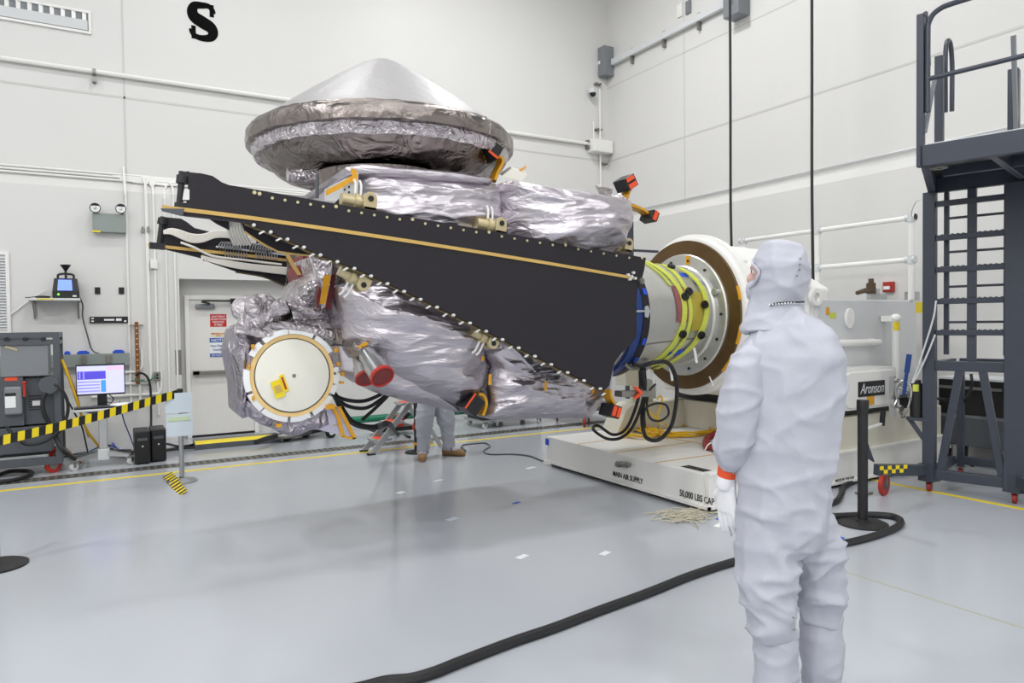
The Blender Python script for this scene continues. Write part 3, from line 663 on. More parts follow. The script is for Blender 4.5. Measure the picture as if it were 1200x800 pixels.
# ribbon rail end bolts
for px, py in ((736,322),(740,324),(744,326),(738,327),(742,319.5)):
    c = PY(px, py, YP-.01); q = MB(); q.cyl(c+V((0,.012,0)), c+V((0,-.012,0)), .011, n=10); q.build('rail_bolt', 'clip', panel)
c = PY(752, 329, YP-.02); q = MB(); q.cyl(c+V((0,.03,0)), c+V((0,-.01,0)), .024); q.cyl(c+V((0,-.01,0)), c+V((0,-.02,0)), .012); q.build('end_fitting', 'dullsteel', panel)
# rivets along the upper edge
for k in range(31):
    f = k/30; px = 304+f*448; py = 229.5+(304.5-229.5)*f
    if k % 6 == 0: py -= 2.5
    c = PY(px, py, YP); q = MB(); q.cyl(c+V((0,.002,0)), c+V((0,-.006,0)), .0085 if k % 6 else .011, n=8); q.build('rivet', 'brass', panel)
c = PY(298, 225.5, YP); q = MB(); q.cyl(c, c+V((0,-.006,0)), .011, n=8); q.build('rivet', 'brass', panel)
c = PY(397, 278, YP); q = MB(); q.cyl(c, c+V((0,-.004,0)), .012, n=8); q.build('rivet', 'black', panel)
# clips along the sloping lower edge
edge = [(291,262),(304,267.5),(332,279),(371,298),(420,317.5),(480,345.5),(558,383),(640,425),(707,458)]
def along(pts, f):
    L = [math.dist(pts[i], pts[i+1]) for i in range(len(pts)-1)]; d = f*sum(L); i = 0
    while d > L[i] and i < len(L)-1: d -= L[i]; i += 1
    t = d/L[i]; return (pts[i][0]+(pts[i+1][0]-pts[i][0])*t, pts[i][1]+(pts[i+1][1]-pts[i][1])*t)
for k in range(22):
    px, py = along(edge, .015+k*.0465); c = PY(px, py-1, YP-.008)
    q = MB(); q.cyl(c+V((0,.01,0)), c+V((0,-.012,0)), .0095, n=10); q.cyl(c+V((0,-.012,0)), c+V((0,-.018,0)), .005, n=8); q.build('edge_fastener', 'clip', panel)
    px, py = along(edge, min(.037+k*.0465, 1)); c = PY(px, py+3.5, YP+.01)
    q = MB(); q.bar(c+V((-.014,0,-.009)), c+V((.010,0,.005)), .018, .010); q.cyl(c+V((.010,.0,.009)), c+V((.010,0,.0)), .009, n=8); q.build('edge_clip', 'clip', panel)
# end hinge at the tip: post with fittings
q = MB(); q.tube([PY(213.5,201,YP+.02), PY(212,222,YP+.02), PY(210,243,YP+.02)], .017, smooth=False); hg = q.build('tip_hinge', 'rubber', SC)
q = MB(); q.cyl(PY(214,206,YP+.02), PY(213,215,YP+.02), .03); q.bar(PY(211,205,YP+.02), PY(222,204,YP+.02), .04, .025); q.build('hinge_knuckle', 'rubber', hg)
q = MB(); q.cyl(PY(210.5,238,YP+.02), PY(210,246,YP+.02), .026); q.bar(PY(208,241,YP+.02), PY(224,242,YP+.02), .05, .03); q.build('hinge_knuckle', 'rubber', hg)
q = MB(); q.prism([PY(x,y,YP-.01) for x,y in ((216,222),(222,222),(222,234),(214,234))], (0,.06,0)); q.build('hinge_block', 'clip', hg, smooth=False)
q = MB(); q.loft([[PY(188,244,YP-.03),PY(190,247.5,YP-.03),PY(214,253.5,YP-.03),PY(216,244.5,YP-.03)],[PY(192,244,YP+.1),PY(194,246.5,YP+.1),PY(214,251,YP+.1),PY(216,245,YP+.1)]]); q.build('tip_bracket', 'dgrey', hg, smooth=False)
# inner folded leaf behind the near panel
YI = YP+.16
leaf = plate([(283,258),(300,262),(372,297.5),(366,298.5),(326,293.5),(300,279),(287,270)], YI, .03, 'inner_panel', 'carbon', SC)
q = MB(); q.tube([PY(x,y+.6,YI+.015) for x,y in ((287,270),(300,279),(326,293.5),(366,298.5))], .009, k=2); q.build('panel_rim', 'gold', leaf)
plate([(243,254),(268,258),(269,269),(255,262)], YI, .03, 'panel_stiffener', 'carbon', leaf)
for k in range(6):
    x = 266+k*3.6; q = MB(); q.tube([PY(x, 258, YI+.03), PY(x+1.2, 267, YI+.05), PY(x+3.8, 276, YI+.14), PY(x+9, 286, YI+.5)], .011, n=6); q.build('wire_bundle', 'wire', leaf)
# ---- far solar panel, inner face with harness
far = [(190,254),(212,256),(219,260),(228,267),(244,271),(268,275),(300,280),(360,292),(360,345),(345,338.5),(308,323),(276,317.5),(251,309),(233,301.5),(196,292.5),(186,290)]
fp = plate(far, YF, .035, 'far_solar_panel', 'carbon', SC)
q = MB(); q.ribbon([PY(x,y,YF-.012) for x,y in ((173.5,287),(230,293),(300,300.5),(352,307))], (0,0,.013), .008, k=2); q.build('guide_rail', 'gold', fp)
q = MB(); q.tube([PY(x,y,YF+.015) for x,y in ((276,318),(308,323.5),(326,331),(345,339))], .012, k=3); q.build('panel_rim', 'carbonedge', fp)
q = MB(); q.tube([PY(191.5,254,YF), PY(189,270,YF), PY(187,286,YF)], .024, smooth=False); q.cyl(PY(191.5,256,YF), PY(190,263,YF), .04); q.bar(PY(175,287.5,YF), PY(193,289,YF), .06, .05); q.build('tip_hinge', 'rubber', fp)
for k in range(9):
    o = k*1.1-4.5; q = MB()
    q.tube([PY(192,272+o*.3,YF-.02), PY(200,271+o*.6,YF-.05), PY(210,274+o*.9,YF-.06), PY(224,279+o*1.0,YF-.06), PY(238,279+o*.9,YF-.06), PY(252,274.5+o*.8,YF-.06), PY(268,275+o*.7,YF-.06), PY(284,279+o*.7,YF-.06), PY(300,283+o*.6,YF-.06)], .0085, n=6, k=4)
    q.build('harness_strand', 'wire', fp)
for k in range(7):
    o = k*1.1-3.3; q = MB()
    q.tube([PY(236,301+o*.35,YF-.02), PY(246,304+o*.5,YF-.05), PY(262,307.5+o*.8,YF-.06), PY(280,311+o*.9,YF-.06), PY(300,313.5+o*.9,YF-.06), PY(322,316+o,YF-.06), PY(350,319+o,YF-.06)], .0085, n=6, k=4)
    q.build('harness_strand', 'wire', fp)
for k in range(5):
    q = MB(); q.tube([PY(240+k*3.4,305+k*.5,YF-.01), PY(237+k*3.4,303+k*.4,YF-.05)], .011, n=6); q.build('harness_end', 'wire', fp)
for k in range(18):
    x = 258+k*3.1+(8 if k > 8 else 0); q = MB()
    q.tube([PY(x,293+k*.25,YF-.03), PY(x-1.5,288+k*.25,YF-.09), PY(x+1.5,283.5+k*.2,YF-.1), PY(x+5,285+k*.2,YF-.07), PY(x+6,291+k*.2,YF-.02), PY(x+6,301+k*.2,YF-.02)], .006, n=5, k=4); q.build('wire_loop', 'steel', fp)
q = MB(); q.bar(PY(253,289,YF-.02), PY(312,296,YF-.02), .02, .015); q.bar(PY(314,296,YF-.02), PY(342,299.5,YF-.02), .02, .015); q.build('terminal_strip', 'lgrey', fp, smooth=False)
q = MB(); q.tube([PY(212,284,YF-.05), PY(228,290,YF-.08), PY(250,300,YF-.07), PY(290,305,YF-.06), PY(330,310,YF-.05)], .01, n=6); q.build('harness_strand', 'wire', fp)
# ---- bus: dark core, then blankets
q = MB(); q.prism([V((x, 4.62, z)) for x, z in oP([(418,212),(570,212),(600,222),(715,240),(728,290),(735,380),(705,462),(690,478),(575,476),(560,455),(470,440),(420,400),(402,330)], 4.62)], (0, 1.75, 0))
q.build('bus_core', 'foilD', SC, smooth=False)
q = MB(); q.pillow(oP([(404,200),(420,197),(470,202),(530,208),(572,214),(590,222),(588,250),(600,285),(560,300),(470,300),(410,290),(405,240)], 4.55), 4.55, 1.9, .18, .11, 1.2, 1, st=(.6,1,2.2), nt=220, nr=44)
q.build('upper_blanket', 'foilL', SC, angle=70)
q = MB(); q.pillow(oP([(582,216),(596,212),(622,217),(670,223),(716,231),(732,236),(733,260),(728,300),(660,310),(600,300),(586,255)], 4.5), 4.5, 1.8, .32, .12, 1.2, 2, st=(.6,1,2.0), nt=220, nr=44)
q.build('upper_blanket', 'foilL', SC, angle=70)
# cover strip under the dish
q = MB(); q.pillow(oP([(405,196),(416,192),(470,196),(540,202),(577,210),(575,216),(500,214),(424,206),(408,204)], 4.42), 4.42, 1.5, .05, .02, 2.5, 3, nt=120, nr=14); q.build('deck_edge_foil', 'foilL', SC, angle=70)
q = MB(); q.pillow(oP([(396,336),(425,318),(470,335),(560,372),(572,392),(566,412),(572,432),(560,462),(553,470),(536,476),(490,462),(440,432),(414,415),(402,394)], 4.62), 4.62, 1.6, .24, .10, 1.15, 4, st=(.6,1,2.0), nt=240, nr=48)
q.build('lower_blanket', 'foilL', SC, angle=70)
q = MB(); q.pillow(oP([(560,378),(600,396),(700,446),(712,455),(706,466),(698,480),(690,489),(640,490),(575,491),(566,488),(575,470),(572,452),(576,430),(566,412),(570,395)], 4.58), 4.58, 1.7, .14, .06, 1.8, 5, st=(.7,1,1.7), nt=220, nr=40)
q.build('lower_blanket', 'foilL', SC, angle=70)
# hanging foil skirt in front of the lower blanket
q = MB(); q.pillow(oP([(398,405),(420,412),(470,428),(500,420),(518,436),(532,460),(540,483),(520,479),(500,474),(477,470),(455,464),(427,450),(402,433)], 4.66), 4.66, .35, .12, .03, 1.6, 6, nt=200, nr=36)
q.build('foil_skirt', 'foilL', SC, angle=70)
# thruster shroud lower front corner
def cover(name, cpts, Y, label=None, tilt=0):
    """thruster cover: dark block, orange flags and a yellow strap"""
    return None
def block(cx, cy, Y, sx, sy, sz, ang, name, m, par, bevel=.004):
    c = PY(cx, cy, Y); R = Matrix.Rotation(ang, 3, 'Y'); q = MB()
    vs = [c+R@V((x,y,z)) for z in (-sz/2, sz/2) for x,y in ((-sx/2,-sy/2),(sx/2,-sy/2),(sx/2,sy/2),(-sx/2,sy/2))]
    q.hexa(vs); return q.build(name, m, par, smooth=False, bevel=bevel)
# dish-side cover (black box on yellow arm)
def thr(px, py, Y, ang, sz, flags, arm):
    b = block(px, py, Y, sz*.9, .16, sz, ang, 'thruster_cover', 'black', SC, .006)
    c = PY(px, py, Y); R = Matrix.Rotation(ang, 3, 'Y')
    for (fx, fz, fw, fh) in flags:
        q = MB(); vs = [c+R@V((fx+sx*fw/2, yy, fz+sz_*fh/2)) for sz_ in (-1,1) for sx, yy in ((-1,-.086),(1,-.086),(1,-.078),(-1,-.078))]
        q.hexa(vs); q.build('cover_flag', 'orange', b, smooth=False)
    q = MB(); q.ribbon([PY(x, y, Y+.02) for x, y in arm], (0, .045, 0), .02, k=5); q.build('cover_strap', 'kapton', b)
    q = MB(); q.tube([PY(x, y, Y+.1) for x, y in arm], .03, k=4); q.build('cover_arm', 'dgrey', b)
thr(575, 178, 4.7, .55, .11, [(0,-.045,.09,.018)], [(577,184),(585,186),(586,192),(580,204),(577,212)])
thr(733, 215, 4.75, -2.1, .12, [(-.028,0,.04,.09),(.03,0,.035,.09)], [(737,220),(733,228),(729,245),(728,262),(727,285)])
thr(761, 254, 4.75, .45, .085, [(0,.0,.04,.085)], [(731,240),(740,242),(750,246),(757,251)])
thr(551, 473, 4.5, .7, .13, [(-.05,-.0,.012,.13)], [(558,461),(564,463),(567,473),(563,486)])
thr(715, 481, 4.4, .35, .1, [(-.022,0,.034,.08),(.024,0,.034,.08)], [(717,473),(714,468),(712,462),(712,456)])
b = block(743, 461, 4.6, .34, .1, .05, .05, 'thruster_bracket', 'dullsteel', SC)
q = MB(); q.ribbon([PY(744,453,4.53), PY(751,460,4.53), PY(744,467,4.53)], (.02,0,0), .02, smooth=False); q.build('cover_flag', 'orange', b)
# dish side white reflector box
q = MB(); q.hexa([PY(588,206,4.7),PY(600,197,4.7),PY(618,204,4.7),PY(612,212,4.7),PY(585,203,5.0),PY(598,195,5.0),PY(617,201,5.0),PY(611,209,5.0)]); q.build('sensor_shade', 'srcwhite', SC, smooth=False)
q = MB(); q.hexa([PY(607,200,4.75),PY(617,195,4.75),PY(616,197,4.75),PY(610,201,4.75),PY(607,199,4.85),PY(616,194,4.85),PY(616,196,4.85),PY(610,200,4.85)]); q.build('tape_tab', 'kapton', SC, smooth=False)
q = MB(); q.hexa([PY(697,218,4.9),PY(701,218,4.9),PY(718,221,4.9),PY(717,232,4.9),PY(697,217,5.05),PY(701,217,5.05),PY(718,220,5.05),PY(704,230,5.05)]); q.build('foil_flap', 'foilS', SC, smooth=False)
q = MB(); q.pillow(oP([(712,236),(726,226),(733,232),(730,262),(728,292),(716,296),(712,270)], 4.4), 4.4, .5, .06, .05, 7, 8, nt=90, nr=16); q.build('corner_foil', 'foilS', SC, angle=60)
# upper left open corner: white bracket with holes and kapton
q = MB(); q.hexa([PY(402,212,4.35),PY(420,203,4.35),PY(420,241,4.35),PY(404,237,4.35),PY(380,222,4.9),PY(412,202,4.9),PY(412,238,4.9),PY(380,235,4.9)]); cb = q.build('corner_bracket', 'lgrey', SC, smooth=False)
q = MB(); q.ribbon([PY(382,226,4.33), PY(400,217,4.33), PY(415,207,4.33)], (0,0,.018), .006, smooth=False); q.build('tape_strip', 'kapton', cb)
q = MB(); q.ribbon([PY(414,198,4.32), PY(416,206,4.32), PY(414,214,4.32)], (.018,0,0), .006, smooth=False); q.build('tape_strip', 'kapton', cb)
for px, py in ((404,222),(409,219),(409,225),(405,229)):
    c = PY(px, py, 4.345); q = MB(); q.cyl(c+V((0,.01,0)), c+V((0,-.004,0)), .006, n=8); q.build('bolt', 'black', cb)
q = MB(); q.prism([PY(392,239,4.34),PY(398,232,4.34),PY(399,240,4.34)], (0,.02,0)); q.build('cable_opening', 'black', cb, smooth=False)
# clevis brackets carrying the panels
def clevis(px, py, ang, s=1.0, side=-1):
    c = PY(px, py, YP+.03); R = Matrix.Rotation(ang, 3, 'Y'); w_ = .042*s; T = []
    n = 14
    o = [V((-w_,0,-.055*s)), V((w_,0,-.055*s)), V((w_,0,.015*s))]+[V((w_*math.cos(t), 0, .015*s+w_*math.sin(t))) for t in [math.pi*i/n for i in range(1,n)]]+[V((-w_,0,.015*s))]
    q = MB(); q.prism([c+R@p for p in o], (0,.03,0)); q.prism([c+R@p+V((0,.09,0)) for p in o], (0,.03,0)); q.prism([c+R@p for p in (V((-w_,0,-.055*s)),V((w_,0,-.055*s)),V((w_,0,-.035*s)),V((-w_,0,-.035*s)))], (0,.12,0))
    k = q.build('panel_clevis', 'beige', SC, smooth=False, bevel=.003)
    h = c+R@V((0,0,.015*s)); q = MB(); q.cyl(h+V((0,-.004,0)), h+V((0,.13,0)), .019*s, n=14); q.build('clevis_pin', 'black', k)
    q = MB(); d = R@V((side,0,0)); h2 = c+R@V((0,.06,-.01)); q.cyl(h2+d*.03, h2+d*.17*s, .042*s, n=18); q.cyl(h2+d*.06, h2+d*.09, .055*s, n=18); q.build('actuator', 'beige', k)
    q = MB()
    for o_ in (.05, .085): p = c+R@V((side*o_*s, .05, .03)); q.tube([p, p+R@V((0,.01,.07)), p+R@V((.01*side,.02,.1))], .008, n=6)
    q.build('actuator_lead', 'clip', k)
clevis(434.5, 235.5, .1); clevis(588, 264, .12); clevis(737.5, 287, .15, .95)
clevis(427.5, 331.5, math.pi+.5, .95, 1); clevis(579.5, 400, math.pi+.45, .95, 1)
for px, py, ln in ((574.5,444.5,9),(640,452,8),(695,456.5,6),(566,420,4)):
    c = PY(px, py, 4.36); q = MB(); q.ribbon([PY(px,py-ln*.7,4.37), PY(px-.6,py+ln*.7,4.37)], (.011,0,0), .006, smooth=False); q.build('tape_strip', 'kapton', SC)
# ---- dish antenna with conical cover
DC = V((2.02, 5.45, 0)); ZR = 3.06
dish = None
def crn(amp, fr, sd):
    return lambda p, r, h, t: p+V((math.cos(t)*1, math.sin(t)*1, .7))*amp*crumple((p.x*fr, p.y*fr, p.z*fr), sd)
q = MB(); q.lathe([(1.03,0),(1.0,.045),(.8,.19),(.6,.335),(.4,.475),(.2,.61),(.1,.665),(.035,.69),(.005,.695)], DC+V((0,0,ZR)), n=96, fn=lambda p,r,h,t: p+V((0,0,.02*crumple((math.cos(t)*1.6, math.sin(t)*1.6, h*1.2),9)*min(1,r*2)*(1-(r/1.04)**8))))
dish = q.build('dish_cover', 'foilC', SC, angle=60)
q = MB(); q.lathe([(1.0,.06),(1.035,.02),(1.04,-.03),(1.035,-.075),(.98,-.09),(.9,-.05)], DC+V((0,0,ZR)), n=120, fn=crn(.012, 5, 3)); q.build('dish_rim', 'foilD', dish, angle=60)
q = MB(); q.lathe([(.99,-.06),(1.0,-.085),(.985,-.14),(.97,-.165),(.9,-.15),(.8,-.1)], DC+V((0,0,ZR)), n=120, fn=crn(.02, 4.5, 4)); q.build('dish_skirt', 'foilS', dish, angle=60)
q = MB(); q.lathe([(.90,-.10),(.895,-.17),(.86,-.22),(.81,-.27),(.74,-.31),(.66,-.335),(.52,-.345),(.3,-.35),(.1,-.35)], DC+V((0,0,ZR)), n=64, fn=crn(.105, 1.9, 5)); q.build('dish_back_foil', 'foilD', dish, smooth=False)
q = MB(); q.cyl(DC+V((-.1,-.2,ZR-.9)), DC+V((-.1,-.2,ZR-.3)), .45, .5, n=40); q.build('dish_mount', 'foilD', dish)
q = MB(); q.cyl(PY(337,205,5.0), PY(372,206,5.0), .045); q.build('waveguide', 'foilS', dish)
for px, py in ((372,216),(418,206)):
    q = MB(); q.tube([PY(px,py-12,4.9), PY(px-.5,py+16,4.9)], .012, smooth=False); q.build('dish_strut', 'dgrey', dish)
# ---- left end: red panels, arm in foil, sample capsule
e_ = [((356,298),(364,299),(363,326),(351,327.5),(349,320)), ((379,318),(377,340),(372,362),(371,348)),((386,320),(393,322),(388,362),(380,362))]
for k, pts in enumerate(e_):
    q = MB(); q.prism([PY(x,y,(5.3,4.75,4.75)[k]) for x,y in pts], (0,.35 if k == 0 else .03,0)); q.build('red_cover_sheet', 'darkred', SC, smooth=False)
q = MB(); q.prism([PY(x,y,4.7) for x,y in ((374,304),(390,306),(388,325),(381,360),(377,362),(378,336),(372,330))], (0,.05,0)); tp = q.build('foil_panel', 'foilS', SC, smooth=False)
q = MB(); q.ribbon([PY(384,322,4.69), PY(381,338,4.69), PY(378,356,4.69)], (.02,0,.0), .005, smooth=False); q.build('tape_strip', 'kapton', tp)
q = MB(); q.ribbon([PY(336,297,5.2), PY(343,310,5.2), PY(351,322,5.2)], (.015,0,.0), .008, smooth=False); q.build('tape_strip', 'gold', SC)
q = MB(); q.pillow(oP([(364,300),(374,303),(377,330),(371,362),(352,366),(345,352),(348,336),(358,326),(366,320)], 5.0), 5.0, .5, .08, .07, 4, 11, nt=60, nr=11); q.build('foil_wrap', 'foilS', SC, smooth=False)
q = MB(); q.pillow(oP([(392,318),(408,316),(414,340),(410,372),(392,380),(386,350)], 4.9), 4.9, .5, .08, .07, 4, 12, st=(2,1,.5), nt=60, nr=11); q.build('foil_wrap', 'foilL', SC, smooth=False)
q = MB(); q.pillow(oP([(340,350),(360,345),(385,358),(405,370),(408,396),(398,408),(372,398),(345,388),(318,384),(322,372),(332,366)], 5.1), 5.1, .6, .1, .09, 3.5, 13, nt=70, nr=12); q.build('foil_wrap', 'foilS', SC, smooth=False)
q = MB(); q.pillow(oP([(392,384),(410,384),(424,396),(420,412),(404,410),(394,400)], 4.7), 4.7, .4, .05, .06, 5, 14, nt=44, nr=8); q.build('foil_wrap', 'foilD', SC, smooth=False)
# sampling arm: wrapped joints and tubes
AY = 4.82
def wrap(name, pts, r, sd, m='foilS', par=None):
    q = MB(); q.tube(pts, r, n=20, k=6); q.v = [p+V((crumple((p.x*7,p.y*7,p.z*7),sd),crumple((p.x*7,p.y*7,p.z*7),sd+1),crumple((p.x*7,p.y*7,p.z*7),sd+2)))*.006 for p in q.v]
    return q.build(name, m, par or SC, angle=60)
arm = wrap('sampling_arm', [PY(x,y,AY) for x,y in ((288,392),(290,380),(292,368),(296,358))], lambda t: .075-.015*t, 21)
q = MB(); c = PY(291, 364, AY); q.ell(c+V((0,.06,.01)), (.1,.1,.09), 24, 14); q.v = [p+V((1,1,1))*.006*crumple(p*8, 22) for p in q.v]; q.build('wrapped_joint', 'foilS', arm, angle=60)
q = MB(); c = PY(299, 361, AY-.02); q.lathe([(.0,-.05),(.06,-.05),(.085,-.03),(.09,.03),(.06,.05),(0,.05)], c, (.8,-.5,.2), 24); q.v = [p+V((1,1,1))*.006*crumple(p*9, 23) for p in q.v]; q.build('wrapped_joint', 'foilS', arm, angle=60)
wrap('arm_segment', [PY(x,y,AY) for x,y in ((302,356),(310,354),(318,362))], lambda t: .055, 24, par=arm)
wrap('arm_segment', [PY(x,y,AY-.04) for x,y in ((296,381),(306,375),(318,366),(334,358))], lambda t: .05+.01*t, 25, par=arm)
wrap('arm_bellows', [PY(x,y,AY) for x,y in ((322,370),(330,367),(338,364))], lambda t: .06+.012*math.sin(t*40), 26, 'foilD', arm)
wrap('arm_segment', [PY(x,y,AY) for x,y in ((312,352),(330,357),(350,362),(372,368))], lambda t: .028, 31, par=arm)
wrap('support_tube', [PY(x,y,AY-.05) for x,y in ((317,381),(340,384),(372,390),(398,396))], lambda t: .031, 27, par=arm)
wrap('support_tube', [PY(x,y,AY-.05) for x,y in ((284,386),(300,390),(318,394))], lambda t: .031, 28, par=arm)
q = MB(); q.pillow(oP([(272,384),(280,378),(294,382),(304,392),(312,398),(304,410),(296,424),(292,444),(288,470),(294,486),(284,490),(276,484),(274,450),(266,410)], 4.95), 4.95, .3, .1, .08, 3.2, 15, st=(1.6,1,.35), nt=80, nr=13)
q.build('foil_drape', 'foilV', arm, smooth=False)
# round sample capsule cover
SY = 4.78; c = PY(342, 439.5, SY); rr = (PY(396.5,439.5,SY).x-PY(287.5,439.5,SY).x)/2
q = MB(); q.lathe_closed([(rr*.8,-.0),(rr*.9,-.02),(rr*.9,-.03),(rr*.83,-.035)], c, (0,-1,0), 96)
cap = MB().lathe([(rr*.7,.28),(rr*.98,.02),(rr*.98,-.0),(.001,-.0)], c, (0,1,0), 96).build('sample_capsule', 'foilV', SC)
MB().lathe_closed([(rr*.805,-.03),(rr*.9,-.03),(rr*.9,.0),(rr*.805,.0)], c, (0,1,0), 96).build('capsule_ring', 'peach', cap)
MB().lathe([(.001,-.062),(rr*.5,-.055),(rr*.78,-.04),(rr*.8,-.03),(rr*.8,.0)], c, (0,1,0), 96).build('capsule_lid', 'srcwhite', cap)
MB().lathe_closed([(rr*.8,-.034),(rr*.812,-.034),(rr*.812,-.0),(rr*.8,-.0)], c, (0,1,0), 96).build('lid_seam', 'black', cap)
MB().cyl(c+V((0,-.064,0)), c+V((0,-.055,0)), .013, n=16).build('lid_screw', 'dullsteel', cap)
for a0, a1 in ((62,94),(95,128),(133,152),(170,198),(202,226),(228,262),(266,292),(296,328),(332,344),(346,358),(30,58),(2,8)):
    q = MB(); n = 10; vs = []; fs = []
    for i in range(n+1):
        t = math.radians(a0+(a1-a0)*i/n); d = V((math.cos(t),0,math.sin(t)))
        for r_, y_ in ((rr*.905,-.038),(rr*1.02,-.03),(rr*1.02,.0),(rr*.905,.0)): vs.append(c+d*r_+V((0,y_,0)))
    for i in range(n):
        for j in range(4): fs.append((i*4+j, i*4+(j+1)%4, i*4+4+(j+1)%4, i*4+4+j))
    fs += [(3,2,1,0), tuple(n*4+j for j in range(4))]; q.add(vs, fs); q.build('ring_tile', 'paper', cap, smooth=False)
R = Matrix.Rotation(math.radians(-18), 3, 'Y')
for (ox, oz, wd, ht, mt, dy) in ((-.125,-.045,.062,.115,'yellow',0),(-.125,-.045,.042,.05,'gold',.002),(-.077,-.022,.03,.115,'yellow',0),(-.077,-.022,.012,.085,'red',.002)):
    q = MB(); p = c+R@V((ox,0,oz))
    vs = [p+R@V((x,y-.066-dy,z)) for z in (-ht/2,ht/2) for x,y in ((-wd/2,0),(wd/2,0),(wd/2,.006),(-wd/2,.006))]; q.hexa(vs); q.build('cover_sticker', mt, cap, smooth=False)
for px, py, wd, ht in ((399,426,.05,.022),(403,427,.012,.035),(401,438,.014,.03),(400,448,.02,.016),(386,476,.06,.03),(393,410,.014,.03),(296,406,.014,.03),(291,430,.01,.03),(326,498,.03,.02),(296,466,.015,.03)):
    p = PY(px, py, SY-.02); q = MB(); q.box((p.x-wd/2,SY-.05,p.z-ht/2),(p.x+wd/2,SY+.0,p.z+ht/2)); q.build('tape_tab', 'kapton', cap, smooth=False)
# foil below the capsule and lilac flap
q = MB(); q.pillow(oP([(286,468),(300,486),(330,496),(360,496),(378,490),(386,478),(392,496),(378,503),(366,502),(352,509),(340,511),(326,506),(316,500),(304,496),(290,488)], 4.84), 4.84, .3, .04, .05, 4.5, 16, nt=140, nr=18, cen=None); q.build('capsule_foil', 'foilV', cap, angle=55)
q = MB(); q.prism([PY(x,y,4.8) for x,y in ((371,480),(395,476),(416,514),(372,503))], (0,.03,0)); fl_ = q.build('lilac_flap', 'lilac', cap, smooth=False)
for pts in (((390,477),(396,488),(402,512)),((397,477),(406,494),(416,514)),((390,478),(398,476.5),(399,477)),((402,511),(410,513),(416,514)),((391,498),(397,496.5),(402,495))):
    q = MB(); q.ribbon([PY(x,y,4.79) for x,y in pts], (.012,0,.004), .005, smooth=False); q.build('tape_strip', 'kapton', fl_)
# imaging cameras (two barrels with red caps)
def barrel(p0, p1, r, Y0_, Y1_, red=True):
    a, b = PY(*p0, Y0_), PY(*p1, Y1_); d = (b-a)
    q = MB(); q.lathe([(r*.55,0),(r*.62,d.length*.28),(r*.8,d.length*.3),(r*.85,d.length*.6),(r*.97,d.length*.62),(r,d.length*.985)], a, d, 28); k = q.build('camera_barrel', 'steel', SC)
    q = MB(); q.lathe([(r*1.03,d.length*.95),(r*1.05,d.length*1.02),(r*.9,d.length*1.03),(r*.85,d.length*1.0),(.001,d.length*1.0)], a, d, 28); q.build('red_cap', 'red', k); q = MB(); q.cyl(a+d*.99, a+d*1.012, r*.8, n=28); q.build('cap_disc', 'darkred', k)
barrel((424,406), (448,441), .075, 4.5, 4.22); barrel((421,410), (430,443), .075, 4.62, 4.45)
q = MB(); q.pillow(oP([(408,398),(424,400),(432,410),(426,420),(414,420),(408,410)], 4.52), 4.52, .3, .05, .05, 7, 17, nt=70, nr=12); q.build('camera_mount', 'foilD', SC, angle=50)
c = PY(424, 404, 4.6); q = MB(); q.bar(PY(419,407,4.44), PY(430,402,4.44), .03, .02); q.build('tape_strip', 'kapton', SC, smooth=False)
# aft adapter ring of the spacecraft
AX = V((0, 5.45, 1.685))
MB().cyl(AX+V((3.6,0,0)), AX+V((4.12,0,0)), .52, .57, n=64).build('aft_cone', 'foilL', SC)
MB().cyl(AX+V((4.12,0,0)), AX+V((4.215,0,0)), .60, .595, n=96).build('blue_band', 'navy', SC)
MB().cyl(AX+V((4.215,0,0)), AX+V((4.3,0,0)), .60, .595, n=96).build('black_ring', 'carbon', SC)
for k, an in enumerate((2, -24, -44, 20)):
    t = math.radians(an); n_ = V((0,-math.cos(t),math.sin(t))); u = V((0,math.sin(t),math.cos(t)))
    p = AX+n_*.6+V((4.26,0,0)); MB().hexa([p+V((x,0,0))+u*z+n_*y for z in (-.03,.03) for x,y in ((-.02,-.01),(.02,-.01),(.02,.008),(-.02,.008))]).build('blue_tape_tab', 'blue', SC, smooth=False)
t = math.radians(2); p = AX+V((4.2,-.61,.03)); MB().bar(p+V((-.14,.0,0)), p+V((.12,.01,0)), .02, .018).build('clamp_link', 'alu', SC, smooth=False)
q = MB(); q.prism([p+V((0,0,0))+V(o) for o in ((.02,-.005,-.05),(.06,-.005,-.06),(.08,-.005,0),(.06,-.005,.05),(.02,-.005,.04))], (0,.02,0)); q.build('clamp_plate', 'alu', SC, smooth=False)
p = PY(717, 421, 4.9); q = MB(); q.ribbon([PY(718,424,4.9), PY(716,440,4.85), PY(714.5,455,4.8), PY(715,466,4.7)], (.02,.01,0), .008); q.build('hanging_tag_strap', 'lilac', SC)
MB().cyl(p+V((0,-.03,0)), p+V((0,.02,0)), .03).build('latch_eye', 'dullsteel', SC)
